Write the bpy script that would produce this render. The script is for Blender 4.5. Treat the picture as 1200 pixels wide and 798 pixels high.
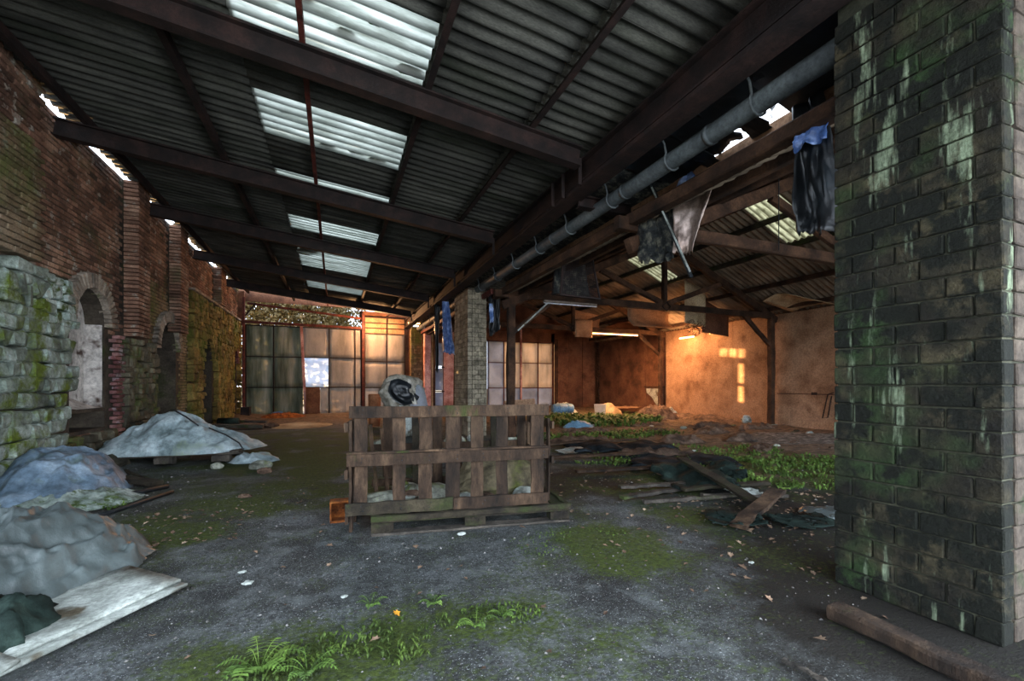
import bpy, math, random
from mathutils import Vector, Matrix, noise
for o in list(bpy.data.objects): bpy.data.objects.remove(o)
S = bpy.context.scene
COL = S.collection
PI = math.pi
# ---------------------------------------------------------------- camera
cd = bpy.data.cameras.new('camera'); cam = bpy.data.objects.new('camera', cd); COL.objects.link(cam)
cam.location = (0, 0, 1.35)
cam.rotation_euler = (PI/2, 0, -math.atan(207/509))
cd.sensor_width = 36; cd.lens = 509*36/1200; cd.shift_y = 0.0425; cd.clip_start = .05; cd.clip_end = 300
S.camera = cam
# ---------------------------------------------------------------- world, sun, exposure
w = bpy.data.worlds.new('sky'); S.world = w; w.use_nodes = True
bg = w.node_tree.nodes['Background']; bg.inputs[0].default_value = (.74, .85, 1.0, 1); bg.inputs[1].default_value = 1.0
sd = bpy.data.lights.new('sun', 'SUN'); sun = bpy.data.objects.new('sun', sd); COL.objects.link(sun)
sd.energy = 6; sd.angle = math.radians(.5); sd.color = (1.0, .58, .24)
SUN = Vector((.79, -1.0, -.111)).normalized()
sun.rotation_euler = SUN.to_track_quat('-Z', 'Y').to_euler(); sun.location = (-10, 35, 6)
ad_ = bpy.data.lights.new('open_side_fill', 'AREA'); al = bpy.data.objects.new('open_side_fill', ad_); COL.objects.link(al)
ad_.shape = 'RECTANGLE'; ad_.size = 8; ad_.size_y = 2.4; ad_.energy = 24; ad_.color = (.88, .93, 1.0)  # unseen area light added behind the camera, filling in for daylight
al.location = (.5, -2.8, 1.3); al.rotation_euler = Vector((0, 1, .22)).to_track_quat('-Z', 'Y').to_euler()
ad2 = bpy.data.lights.new('rear_right_fill', 'AREA'); al2 = bpy.data.objects.new('rear_right_fill', ad2); COL.objects.link(al2)
ad2.shape = 'RECTANGLE'; ad2.size = 3.5; ad2.size_y = 2.4; ad2.energy = 95; ad2.color = (.84, .92, 1.0)  # unseen area light added to brighten the left wall and crate
al2.location = (2.8, -2.4, 1.6); al2.rotation_euler = Vector((-.85, 1, .26)).to_track_quat('-Z', 'Y').to_euler()
S.view_settings.view_transform = 'Standard'; S.view_settings.look = 'None'
S.view_settings.gamma = 1; S.view_settings.use_curve_mapping = False
S.view_settings.exposure = 2.6
# ---------------------------------------------------------------- material helpers
def hx(h):
    h = h.lstrip('#'); r = [int(h[i:i+2], 16)/255 for i in (0, 2, 4)]
    return tuple((c/12.92 if c <= .04045 else ((c+.055)/1.055)**2.4) for c in r) + (1,)
def mat(name, cols, scale=3, rough=.9, bump=.3, bs=None, moss=None, streak=None, var=.25, stretch=(1, 1, 1), coord='pos', metal=0, spec=.3, spots=None, grain=.45):
    m = bpy.data.materials.new(name); m.use_nodes = True; t = m.node_tree; N = t.nodes; L = t.links
    b = N['Principled BSDF']; b.inputs['Roughness'].default_value = rough; b.inputs['Metallic'].default_value = metal
    b.inputs['Specular IOR Level'].default_value = spec
    if coord == 'pos':
        g = N.new('ShaderNodeNewGeometry'); src = g.outputs['Position']
    else:
        g = N.new('ShaderNodeTexCoord'); src = g.outputs['Object']
        oi = N.new('ShaderNodeObjectInfo'); ad = N.new('ShaderNodeVectorMath'); ad.operation = 'ADD'
        sc = N.new('ShaderNodeMath'); sc.operation = 'MULTIPLY'; sc.inputs[1].default_value = 37
        L.new(oi.outputs['Random'], sc.inputs[0]); L.new(src, ad.inputs[0]); L.new(sc.outputs[0], ad.inputs[1]); src = ad.outputs[0]
    mp = N.new('ShaderNodeMapping'); mp.inputs['Scale'].default_value = stretch; L.new(src, mp.inputs[0]); src2 = mp.outputs[0]
    def noi(s, det=6, r=.6, v=None):
        n = N.new('ShaderNodeTexNoise'); n.inputs['Scale'].default_value = s; n.inputs['Detail'].default_value = det
        n.inputs['Roughness'].default_value = r; L.new(v or src2, n.inputs['Vector']); return n.outputs['Fac']
    def ramp(f, a, c):
        r = N.new('ShaderNodeMapRange'); r.inputs[1].default_value = a; r.inputs[2].default_value = c; L.new(f, r.inputs[0]); return r.outputs[0]
    def mix(f, a, c):
        x = N.new('ShaderNodeMix'); x.data_type = 'RGBA'
        if isinstance(f, float): x.inputs[0].default_value = f
        else: L.new(f, x.inputs[0])
        for i, v in ((6, a), (7, c)):
            if isinstance(v, tuple): x.inputs[i].default_value = v
            else: L.new(v, x.inputs[i])
        return x.outputs[2]
    cr = N.new('ShaderNodeValToRGB'); L.new(noi(scale), cr.inputs[0]); e = cr.color_ramp.elements
    n = len(cols); e[0].position = .32; e[0].color = hx(cols[0]); e[1].position = .68; e[1].color = hx(cols[-1])
    for i in range(1, n-1): x = e.new(.32+.36*i/(n-1)); x.color = hx(cols[i])
    col = cr.outputs[0]
    if var:
        gi = N.new('ShaderNodeNewGeometry'); oi2 = N.new('ShaderNodeObjectInfo')
        a = N.new('ShaderNodeMath'); a.operation = 'ADD'; L.new(gi.outputs['Random Per Island'], a.inputs[0]); L.new(oi2.outputs['Random'], a.inputs[1])
        fr = N.new('ShaderNodeMath'); fr.operation = 'FRACT'; L.new(a.outputs[0], fr.inputs[0])
        mr = N.new('ShaderNodeMapRange'); mr.inputs[3].default_value = 1-var; mr.inputs[4].default_value = 1+var; L.new(fr.outputs[0], mr.inputs[0])
        hs = N.new('ShaderNodeHueSaturation'); L.new(mr.outputs[0], hs.inputs['Value']); L.new(col, hs.inputs['Color']); col = hs.outputs[0]
    if spots:   # (colour, scale, lo, hi)
        col = mix(ramp(noi(spots[1], 3), spots[2], spots[3]), col, hx(spots[0]))
    if moss:    # (colour, scale, lo, hi)
        col = mix(ramp(noi(moss[1], 8, .7), moss[2], moss[3]), col, hx(moss[0]))
    if streak:  # (colour, lo, hi) tall narrow run marks
        m2 = N.new('ShaderNodeMapping'); m2.inputs['Scale'].default_value = (5.5, 5.5, .8); L.new(src, m2.inputs[0])
        col = mix(ramp(noi(1.6, 7, .62, m2.outputs[0]), streak[1], streak[2]), col, hx(streak[0]))
    if grain:
        mg = N.new('ShaderNodeMapRange'); mg.inputs[1].default_value = .3; mg.inputs[2].default_value = .7; mg.inputs[3].default_value = 1-grain*1.15; mg.inputs[4].default_value = 1+grain
        L.new(noi(bs or max(24, scale*9), 8, .75), mg.inputs[0]); hg = N.new('ShaderNodeHueSaturation'); L.new(mg.outputs[0], hg.inputs['Value']); L.new(col, hg.inputs['Color']); col = hg.outputs[0]
    L.new(col, b.inputs['Base Color'])
    if bump:
        bp = N.new('ShaderNodeBump'); bp.inputs['Strength'].default_value = bump; bp.inputs['Distance'].default_value = .02
        L.new(noi(bs or scale*8, 5, .7), bp.inputs['Height']); L.new(bp.outputs[0], b.inputs['Normal'])
    return m
def translucent(name, cols, scale, stretch=(1, 1, 1), amt=.75, tint='#e8f0f0'):
    m = mat(name, cols, scale, rough=.6, bump=.1, stretch=stretch, var=.1, grain=.12); t = m.node_tree; N = t.nodes; L = t.links
    b = N['Principled BSDF']; tr = N.new('ShaderNodeBsdfTranslucent'); mx = N.new('ShaderNodeMixShader'); mx.inputs[0].default_value = amt
    col = b.inputs['Base Color'].links[0].from_socket
    L.new(col, tr.inputs['Color'])
    L.new(b.outputs[0], mx.inputs[1]); L.new(tr.outputs[0], mx.inputs[2]); L.new(mx.outputs[0], N['Material Output'].inputs['Surface'])
    return m
def groove_shade(m, pitch=.165, c='#3c4440', lo=.15):  # paints corrugation shading into the translucent colour as stripes
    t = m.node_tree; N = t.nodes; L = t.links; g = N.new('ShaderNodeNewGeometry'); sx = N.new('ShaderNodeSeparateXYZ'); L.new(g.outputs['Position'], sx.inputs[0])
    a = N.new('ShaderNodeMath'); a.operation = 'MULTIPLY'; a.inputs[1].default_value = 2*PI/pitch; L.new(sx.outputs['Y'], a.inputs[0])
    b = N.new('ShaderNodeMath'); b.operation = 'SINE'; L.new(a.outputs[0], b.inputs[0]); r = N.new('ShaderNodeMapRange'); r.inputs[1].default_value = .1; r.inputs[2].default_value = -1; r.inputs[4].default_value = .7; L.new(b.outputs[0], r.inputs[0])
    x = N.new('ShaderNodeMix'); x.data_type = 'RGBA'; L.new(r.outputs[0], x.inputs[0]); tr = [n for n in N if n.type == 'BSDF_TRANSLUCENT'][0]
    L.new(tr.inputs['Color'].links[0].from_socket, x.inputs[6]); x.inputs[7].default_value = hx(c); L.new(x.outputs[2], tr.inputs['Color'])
def glow(name, c, s):
    m = bpy.data.materials.new(name); m.use_nodes = True; b = m.node_tree.nodes['Principled BSDF']
    b.inputs['Base Color'].default_value = hx(c); b.inputs['Emission Color'].default_value = hx(c); b.inputs['Emission Strength'].default_value = s
    return m
MT = dict(
 mortar=mat('mortar', ['#1d1916', '#3a332b', '#4a4238'], 2.5, bump=.6, moss=('#2c3414', 1.2, .5, .65)),
 brick=mat('red_brick', ['#3f2d25', '#755646', '#9a7f6b'], 1.3, bump=.5, bs=40, var=.5, moss=('#4a4c30', .9, .55, .72), spots=('#8d857a', 5, .6, .68)),
 brickgreen=mat('mossy_brick', ['#4a392b', '#70604a', '#857560'], 1.3, bump=.5, bs=40, var=.4, moss=('#4f5a2a', 1.1, .46, .64), spots=('#83816f', 6, .6, .7)),
 jamb=mat('jamb_brick', ['#3f2725', '#6b4443', '#8d6b66'], 2, bump=.5, bs=40, var=.4, spots=('#8f8a8e', 5, .55, .7)),
 archb=mat('arch_brick', ['#575149', '#85796c', '#9b9184'], 4, bump=.6, bs=30, var=.3, moss=('#4a5524', 2, .55, .65)),
 stone=mat('mossy_stone', ['#3f443d', '#707a70', '#98a29c'], 3, bump=1, bs=18, var=.3, moss=('#53621d', 2.0, .48, .6), spots=('#9fb0ae', 6, .6, .72)),
 rubble=mat('dark_rubble', ['#2a2821', '#4f4a3c', '#6a6352'], 2.2, bump=1, bs=18, var=.4, moss=('#464f22', 1.6, .52, .66)),
 farstone=mat('ochre_rubble', ['#3f3417', '#68562b', '#84713f'], 2.2, bump=1, bs=18, var=.4, moss=('#545c24', .9, .44, .68)),
 plaster=mat('niche_plaster', ['#8a827c', '#b3aca6', '#cdc7c1'], 2, bump=.7, bs=14, spots=('#4f3e36', 3, .55, .65)),
 render=mat('crumbling_render', ['#5d685f', '#94a29a', '#bcc8c4'], 5, bump=1, bs=14, moss=('#3f5020', 4, .5, .58)),
 block=mat('wet_block', ['#100e09', '#252217', '#3e3827'], 5, bump=1, bs=26, var=.3, moss=('#0c0f07', 3.6, .46, .53), spots=('#223318', 1.5, .48, .6), streak=('#7d8a70', .57, .68)),
 blockclean=mat('grey_block', ['#2c2a26', '#4a463e', '#5c574d'], 4, bump=.5, bs=26, var=.25, moss=('#18200f', 2, .52, .62)),
 blockside=mat('brown_block', ['#2b2520', '#453c34', '#534a40'], 4, bump=.5, bs=26, var=.2, moss=('#26301a', 2, .56, .66)),
 midblock=mat('beige_block', ['#5b5547', '#857c6b', '#a0967f'], 4, bump=.6, bs=26, var=.25, moss=('#4d5236', 1.8, .58, .72)),
 joint=mat('dark_joint', ['#24261c', '#454536'], 4, bump=.4),
 sheet=mat('fibre_cement_sheet', ['#262623', '#42423d', '#55554e'], 2.2, bump=.35, bs=60, var=.12, moss=('#22271b', .9, .5, .7), stretch=(.4, 2.2, 1)),
 sheetbrown=mat('brown_cement_sheet', ['#4a4138', '#7a6b5a', '#8f7f6c'], 2.2, bump=.35, bs=60, var=.15, stretch=(.4, 2.2, 1)),
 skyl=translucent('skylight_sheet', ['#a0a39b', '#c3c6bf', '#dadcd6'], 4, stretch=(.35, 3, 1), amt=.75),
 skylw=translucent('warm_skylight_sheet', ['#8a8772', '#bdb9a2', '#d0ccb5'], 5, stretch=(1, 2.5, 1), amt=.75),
 pane=translucent('dirty_pane', ['#85807a', '#a39b93', '#b5aaa0'], 1.1, stretch=(2, 2, .5), amt=.5),
 panegreen=translucent('algae_pane', ['#4d5445', '#777b6d', '#97958a'], 1.1, stretch=(4, 4, .5), amt=.45),
 paneclear=translucent('pale_pane', ['#c3cad6', '#e3e9f2'], 1, amt=.8),
 paneblue=translucent('lilac_pane', ['#717682', '#979dab'], 1, amt=.5),
 steel=mat('rusted_steel', ['#0d0909', '#1e1412', '#31201c'], 4, rough=.75, bump=.3, var=.15),
 steelred=mat('red_rust_bar', ['#2a110d', '#4c211a', '#69352a'], 5, rough=.7, bump=.2, var=.15),
 pinkpaint=mat('pink_paint', ['#8f5d57', '#c4908a', '#d9b3ab'], 3, rough=.7, bump=.2),
 pipe=mat('grey_gutter', ['#33373a', '#4f5557', '#646b6c'], 2, rough=.6, bump=.12, var=.05),
 timber=mat('roof_timber', ['#1d130d', '#3d291c', '#573d2b'], 3, bump=.5, bs=30, var=.2, stretch=(1, 1, 1)),
 wood=mat('weathered_plank', ['#150f0a', '#35271c', '#574433'], 5, bump=.9, bs=50, var=.35, stretch=(1, 1, .35), moss=('#2f3814', 2.2, .6, .7), coord='obj'),
 woodgreen=mat('mossy_plank', ['#16120d', '#2b251b', '#3d3628'], 5, bump=.7, bs=50, var=.25, moss=('#2d3616', 2.6, .5, .68), coord='obj'),
 greywood=mat('grey_plank', ['#211f1c', '#403b35', '#5a534b'], 6, bump=.6, bs=50, var=.25, moss=('#3b4420', 2.2, .56, .66), coord='obj'),
 board=mat('brown_fibreboard', ['#70523c', '#97755a', '#b08e72'], 1.2, bump=.35, bs=25, var=.08, spots=('#6b4d38', 1.2, .58, .75)),
 boarddark=mat('dark_fibreboard', ['#3f281c', '#61402e', '#76533d'], 1.2, bump=.35, bs=25, var=.12, spots=('#452c1e', 1.6, .56, .72)),
 cream=mat('cream_panel', ['#80684a', '#b39d7c', '#c9b694'], 1.2, bump=.15, var=.05),
 tarp=mat('pale_tarpaulin', ['#5f6e70', '#8f9fa3', '#b5c2c6'], 2.6, rough=.55, bump=.6, bs=12, var=0, moss=('#5e6b48', 1.5, .55, .72), spec=.4),
 bluetarp=mat('faded_blue_tarpaulin', ['#33414d', '#5f7283', '#8c9dac'], 2.5, rough=.55, bump=.3, bs=14, var=0, moss=('#56614a', 2, .55, .7), spec=.4),
 greybag=mat('grey_plastic', ['#2c3232', '#454d4d', '#5f6969'], 1.6, rough=.4, bump=.3, bs=14, var=0, spec=.6, grain=.2),
 greenbag=mat('dark_green_plastic', ['#101614', '#1f2b27', '#34433d'], 3, rough=.8, bump=.3, var=0, spec=.12),
 blacksheet=mat('black_plastic', ['#07090b', '#12171b', '#1d252b'], 4, rough=.42, bump=.3, bs=12, var=0, spec=.6),
 bluesheet=mat('blue_plastic', ['#2c4a80', '#5876b0', '#a9bfe6'], 5, rough=.35, bump=.3, bs=12, var=0, spec=.5),
 tarfelt=mat('old_tar_sheet', ['#0c0e10', '#1d2225', '#30373b'], 4, rough=.9, bump=.5, bs=14, var=0, spec=.08),
 felt=mat('crumbling_felt', ['#0c0e10', '#2a2d2d', '#6d6a5c'], 9, rough=.8, bump=1, bs=30, var=0),
 sackpale=mat('torn_plastic', ['#6e685c', '#a09a8c', '#c4bfb4'], 5, rough=.5, bump=.6, bs=16, var=0),
 sack=mat('sackcloth', ['#3e382a', '#655c47', '#7f755c'], 4, bump=.6, bs=20, var=0, moss=('#4a5024', 2.5, .52, .66)),
 tin=mat('bare_sheet_metal', ['#6d5b51', '#a08c81', '#bcaba1'], 2, rough=.35, bump=.1, var=0, metal=.6),
 white=mat('dirty_white_board', ['#6a6f69', '#9aa09a', '#bac0ba'], 3.5, rough=.6, bump=.4, var=.15, spots=('#544c3d', 4, .56, .66)),
 concrete=mat('pale_stone', ['#4f5148', '#8b8d80', '#aeb0a4'], 5, bump=.6, bs=24, var=.3, moss=('#55621f', 3, .52, .62)),
 gravel=mat('gravel', ['#2b2a28', '#504e4b', '#858380'], 9, bump=.3, var=.6),
 rubbish=mat('rubble_soil', ['#2f231c', '#5b483b', '#7b6656'], 5, bump=.7, bs=30, var=.3),
 rubberpipe=mat('black_pipe', ['#0f1214', '#242a2e'], 4, rough=.5, bump=.2),
 leaf=mat('dead_leaf', ['#3a2a20', '#6f5a49', '#9a8671'], 3, rough=.8, bump=0, var=.5),
 yellow=mat('yellow_leaf', ['#b07a1e', '#d89b33'], 3, rough=.7, bump=0, var=0),
 green=mat('weed_green', ['#2c3d17', '#4a6427', '#71893f'], 4, rough=.7, bump=0, var=.35),
 grass=mat('grass_green', ['#242f11', '#3b4d1b', '#566b2a'], 4, rough=.8, bump=0, var=.35),
 blue=mat('bright_blue_plastic', ['#1c4f86', '#2e74b8'], 3, rough=.5, bump=.1, var=0),
 teal=mat('pale_blue_plastic', ['#4f7390', '#7ba3bd'], 3, rough=.5, bump=.1, var=0),
 rust=mat('rusty_box', ['#3a1c0c', '#7a4319', '#a9692f'], 8, bump=.5, var=0),
 clay=mat('terracotta', ['#7d4c31', '#b27a55'], 4, bump=.3, var=0),
 bark=mat('hedge_stem', ['#2a2018', '#4b3a2a'], 4, bump=.5),
 lamp=glow('warm_lamp_tube', '#ffb060', 4), ground=mat('outdoor_soil', ['#4a4536', '#6d6650'], 1, bump=.5),
 holder=mat('lamp_body', ['#5b5048', '#85786c'], 4, rough=.5, bump=.1),
 tube=mat('white_lamp_tube', ['#b9bcc4', '#e6e9f0'], 3, rough=.3, bump=0, var=0),
)
groove_shade(MT['skyl']); groove_shade(MT['skylw'], c='#5d5943')
fol = translucent('autumn_foliage', ['#3a2d15', '#6d5a30', '#a89a78'], 3, amt=.45)
# ---------------------------------------------------------------- geometry helpers
CUBEF = [(0, 1, 3, 2), (4, 6, 7, 5), (0, 4, 5, 1), (2, 3, 7, 6), (0, 2, 6, 4), (1, 5, 7, 3)]
class MB:
    def __init__(s): s.v = []; s.f = []; s.sm = []
    def add(s, vs, fs, smooth=False):
        n = len(s.v); s.v += [Vector(v) for v in vs]; s.f += [tuple(i+n for i in f) for f in fs]; s.sm += [smooth]*len(fs); return s
    def box(s, x0, x1, y0, y1, z0, z1):
        s.add([(x, y, z) for x in (x0, x1) for y in (y0, y1) for z in (z0, z1)], CUBEF); return s
    def beam(s, p0, p1, w, h, segs=4, j=.004, up=(0, 0, 1), ch=.12):   # chamfered, slightly uneven timber
        p0 = Vector(p0); p1 = Vector(p1); d = (p1-p0).normalized(); up = Vector(up)
        if abs(d.dot(up)) > .95: up = Vector((0, 1, 0)) if abs(d.y) < .9 else Vector((1, 0, 0))
        a = d.cross(up).normalized(); b = a.cross(d).normalized(); c = min(w, h)*ch
        prof = [(-w/2+c, -h/2), (w/2-c, -h/2), (w/2, -h/2+c), (w/2, h/2-c), (w/2-c, h/2), (-w/2+c, h/2), (-w/2, h/2-c), (-w/2, -h/2+c)]
        vs = []; fs = []
        for k in range(segs+1):
            o = p0+(p1-p0)*k/segs; q = R3(j)
            for u, v in prof: vs.append(o+a*(u+R1(j)+q.x)+b*(v+R1(j)+q.y))
        for k in range(segs):
            for i in range(8):
                fs.append((k*8+i, k*8+(i+1) % 8, k*8+8+(i+1) % 8, k*8+8+i))
        fs.append(tuple(range(7, -1, -1))); fs.append(tuple(segs*8+i for i in range(8)))
        return s.add(vs, fs)
    def prof(s, p0, p1, prof, up=(0, 0, 1)):
        p0 = Vector(p0); p1 = Vector(p1); d = (p1-p0).normalized(); a = d.cross(Vector(up)).normalized(); b = a.cross(d); n = len(prof)
        vs = [o+a*u+b*v for o in (p0, p1) for u, v in prof]
        fs = [(i, (i+1) % n, n+(i+1) % n, n+i) for i in range(n)]+[tuple(range(n-1, -1, -1)), tuple(range(n, 2*n))]
        return s.add(vs, fs)
    def ibeam(s, p0, p1, w, h, t=.018):
        w2 = w/2; h2 = h/2; q = t/2
        return s.prof(p0, p1, [(-w2, -h2), (w2, -h2), (w2, -h2+t), (q, -h2+t), (q, h2-t), (w2, h2-t), (w2, h2), (-w2, h2), (-w2, h2-t), (-q, h2-t), (-q, -h2+t), (-w2, -h2+t)])
    def tube(s, pts, r, n=10, cap=True):
        pts = [Vector(p) for p in pts]; vs = []; fs = []; rr = r if isinstance(r, (list, tuple)) else [r]*len(pts)
        for k, p in enumerate(pts):
            d = (pts[min(k+1, len(pts)-1)]-pts[max(k-1, 0)]).normalized(); u = Vector((0, 0, 1)) if abs(d.z) < .9 else Vector((1, 0, 0))
            a = d.cross(u).normalized(); b = a.cross(d)
            vs += [p+(a*math.cos(2*PI*i/n)+b*math.sin(2*PI*i/n))*rr[k] for i in range(n)]
        for k in range(len(pts)-1): fs += [(k*n+i, k*n+(i+1) % n, k*n+n+(i+1) % n, k*n+n+i) for i in range(n)]
        if cap: fs += [tuple(range(n-1, -1, -1)), tuple((len(pts)-1)*n+i for i in range(n))]
        return s.add(vs, fs, True)
    def grid(s, nu, nv, fn, smooth=True, thick=0):
        P = [[Vector(fn(i/nu, j/nv)) for j in range(nv+1)] for i in range(nu+1)]; m = nv+1
        vs = [p for r in P for p in r]; fs = [(i*m+j, (i+1)*m+j, (i+1)*m+j+1, i*m+j+1) for i in range(nu) for j in range(nv)]
        if thick:
            n = len(vs); nr = []
            for i in range(nu+1):
                for j in range(nv+1):
                    a = P[min(i+1, nu)][j]-P[max(i-1, 0)][j]; b = P[i][min(j+1, nv)]-P[i][max(j-1, 0)]
                    c = a.cross(b); nr.append(c.normalized() if c.length > 1e-9 else Vector((0, 0, 1)))
            vs += [p-q*thick for p, q in zip(vs, nr)]; fs += [tuple(n+i for i in reversed(f)) for f in list(fs)]
            ring = [(i, 0) for i in range(nu)]+[(nu, j) for j in range(nv)]+[(i, nv) for i in range(nu, 0, -1)]+[(0, j) for j in range(nv, 0, -1)]
            ids = [i*m+j for i, j in ring]
            fs += [(ids[(k+1) % len(ids)], ids[k], n+ids[k], n+ids[(k+1) % len(ids)]) for k in range(len(ids))]
        return s.add(vs, fs, smooth)
    def mesh(s, name, off=Vector()):
        me = bpy.data.meshes.new(name); me.from_pydata([tuple(v-off) for v in s.v], [], s.f)
        me.polygons.foreach_set('use_smooth', s.sm); me.update(); return me
    def build(s, name, m, parent=None, kind=None, origin=None):
        off = Vector(); 
        if parent is not None: off = wloc(parent)
        elif origin is not None: off = Vector(origin)
        else:
            xs = [v.x for v in s.v]; ys = [v.y for v in s.v]; off = Vector(((min(xs)+max(xs))/2, (min(ys)+max(ys))/2, min(v.z for v in s.v)))
        me = s.mesh(name, off); me.materials.append(MT[m] if isinstance(m, str) else m)
        o = bpy.data.objects.new(name, me); COL.objects.link(o)
        if parent is not None: o.parent = parent
        else: o.location = off
        if kind: o['kind'] = kind
        return o
RN = random.Random(7)
def R1(a): return RN.uniform(-a, a)
def R3(a): return Vector((R1(a), R1(a), R1(a)))
def wloc(o):
    v = Vector()
    while o is not None: v = v+o.location; o = o.parent
    return v
def tag(o, label, cat, group=None):
    o['label'] = label; o['category'] = cat
    if group: o['group'] = group
    return o
def thing(name, label, cat, loc=(0, 0, 0), group=None):
    o = bpy.data.objects.new(name, None); COL.objects.link(o); o.location = loc; o.empty_display_size = .2
    return tag(o, label, cat, group)
def place(name, me, parent, M, kind=None):
    o = bpy.data.objects.new(name, me); COL.objects.link(o)
    if parent is not None: o.parent = parent; M = Matrix.Translation(-wloc(parent)) @ M
    o.matrix_basis = M
    return o
def rblock(sx, sy, sz, c, j, rng):      # block with worn edges: 24 vertices, 44 triangles
    vs = []; idx = {}
    for x in (-1, 1):
        for y in (-1, 1):
            for z in (-1, 1):
                q = Vector((rng.uniform(-j, j), rng.uniform(-j, j), rng.uniform(-j, j))); P = Vector((x*sx/2, y*sy/2, z*sz/2))+q
                for ax in range(3):
                    p = P.copy()
                    for k, s_ in enumerate((x, y, z)):
                        if k != ax: p[k] -= s_*c
                    idx[(x, y, z, ax)] = len(vs); vs.append(p)
    fs = []
    for ax in range(3):
        for s_ in (-1, 1):
            o = [a for a in range(3) if a != ax]; q = []
            for u, v in ((-1, -1), (1, -1), (1, 1), (-1, 1)):
                k = [0, 0, 0]; k[ax] = s_; k[o[0]] = u; k[o[1]] = v; q.append(idx[(*k, ax)])
            if (s_ > 0) == (ax == 1): q.reverse()
            fs.append(tuple(q))
    for ax in range(3):
        o = [a for a in range(3) if a != ax]
        for u in (-1, 1):
            for v in (-1, 1):
                k0 = [0]*3; k0[ax] = -1; k0[o[0]] = u; k0[o[1]] = v; k1 = list(k0); k1[ax] = 1
                fs.append((idx[(*k0, o[0])], idx[(*k1, o[0])], idx[(*k1, o[1])], idx[(*k0, o[1])]))
    for x in (-1, 1):
        for y in (-1, 1):
            for z in (-1, 1): fs.append((idx[(x, y, z, 0)], idx[(x, y, z, 1)], idx[(x, y, z, 2)]))
    return vs, fs
_bc = {}
def blockmesh(key, sx, sy, sz, c, j, m, nvar=4):
    k = (key, round(sx, 3), round(sy, 3), round(sz, 3), RN.randrange(nvar), m)
    if k not in _bc:
        vs, fs = rblock(sx, sy, sz, c, j, RN); me = bpy.data.meshes.new(key); me.from_pydata([tuple(v) for v in vs], [], fs); me.materials.append(MT[m]); me.update(); _bc[k] = me
    return _bc[k]
class Course:
    """collects block specs; the nearest become parts, the rest one joined part"""
    def __init__(s): s.L = []
    def put(s, pos, size, U, Nn, m, c=.006, j=.003, roll=0): s.L.append((Vector(pos), size, Vector(U), Vector(Nn), m, c, j, roll))
    def flush(s, parent, name, limit, snap=.01):
        s.L.sort(key=lambda q: (q[0]-Vector((0, 0, 1.35))).length+(100 if (q[0].x*-.376+0) and vis(q[0]) is False else 0))
        rest = {}
        for i, (p, sz, U, Nn, m, c, j, roll) in enumerate(s.L):
            W = Nn.cross(U) if False else Vector(Nn).cross(Vector(U)); W = U.cross(Nn) if W.z < 0 else W
            Rm = Matrix((U, Nn, W)).transposed().to_4x4(); M = Matrix.Translation(p) @ Rm @ Matrix.Rotation(roll, 4, 'Y')
            if i < limit:
                place(name, blockmesh(name, *[max(snap, round(q/snap)*snap) if snap else q for q in sz[:2]], sz[2], c, j, m), parent, M)
            else:
                vs, fs = rblock(*sz, c, j, RN); rest.setdefault(m, MB()).add([M @ v for v in vs], fs)
        for m, b in rest.items(): b.build(name, m, parent, 'stuff')
def vis(p):
    t = p.x*.376+p.y*.9265; r = p.x*.9265-p.y*.376
    if t < .3: return False
    px = 600+509*r/t; py = 450-509*(p.z-1.35)/t
    return -20 < px < 1220 and -20 < py < 820
def nz(x, y, z=0, s=1): return noise.noise(Vector((x*s, y*s, z)))
def fbm(x, y, s=1, z=0): return noise.fractal(Vector((x*s, y*s, z)), .8, 2.1, 4)
# ================================================================ SETTING
# ---- floor
def sstep(a, b, x): t = max(0, min(1, (x-a)/(b-a))); return t*t*(3-2*t)
def gz(x, y):
    h = .012*nz(x, y, 0, 1.3)+.006*nz(x, y, 3, 5)
    rub = sstep(3.6, 5.2, x+.25*nz(x, y, 2, .6))*sstep(2.0, 3.6, y)
    r2 = sstep(10.5, 14, y)*.5
    k = max(rub, r2 if x > -1 else r2*.5)
    h += k*(.055*abs(fbm(x, y, .9, 4))+.05*max(0, nz(x, y, 9, .55)))*(1 if x > 2 else .5)
    h += .30*math.exp(-((x+3.6)/.55)**2)*sstep(4, 6, y)*(.45+.5*abs(nz(x, y, 5, .8)))*(1-.5*sstep(11, 14, y))
    h += .10*sstep(18, 20, y)
    h += .12*sstep(12.2, 13.2, x)*abs(nz(x, y, 6, .7))
    return h
MOSS = [(-1.35, 4.9, .55, .75, 1.0), (0.2, 2.35, .75, .3, .9), (.75, 2.25, .5, .22, .8), (2.0, 2.9, .45, .35, 1), (2.2, 3.2, .5, .3, .8), (3.0, 3.5, .7, .4, .75),
        (-.6, 5.5, 1.4, .5, .35), (.3, 9, 2.5, 3, .5), (-1, 12, 2.2, 2.5, .7), (-.6, 8.5, 1.3, 2, .6), (.2, 6.3, 1, .6, .6), (1.6, 3.35, .5, .2, .6), (5.6, 5.4, 1.4, 1.1, .9), (6.8, 4.6, 1.5, 1.0, .9), (4.6, 8.5, 1.5, 1.2, .6), (-.4, 2.3, .4, .35, .8),
        (1.2, 2.0, .8, .25, .6), (3.1, 2.6, .6, .5, .5), (3.6, 4.6, 1.2, .5, .5)]
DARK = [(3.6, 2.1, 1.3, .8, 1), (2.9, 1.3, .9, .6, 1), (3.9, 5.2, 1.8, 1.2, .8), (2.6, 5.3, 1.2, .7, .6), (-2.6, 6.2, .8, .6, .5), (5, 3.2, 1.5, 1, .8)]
def blobs(B, x, y): 
    s = 0
    for cx, cy, rx, ry, a in B:
        d = ((x-cx)/rx)**2+((y-cy)/ry)**2
        if d < 6: s += a*math.exp(-d)
    return s
vs = []; ms = []; ds = []; rs = []
NX, NY = 300, 380; X0, X1, Y0, Y1 = -4.6, 14.4, -3.0, 21.5
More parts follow.
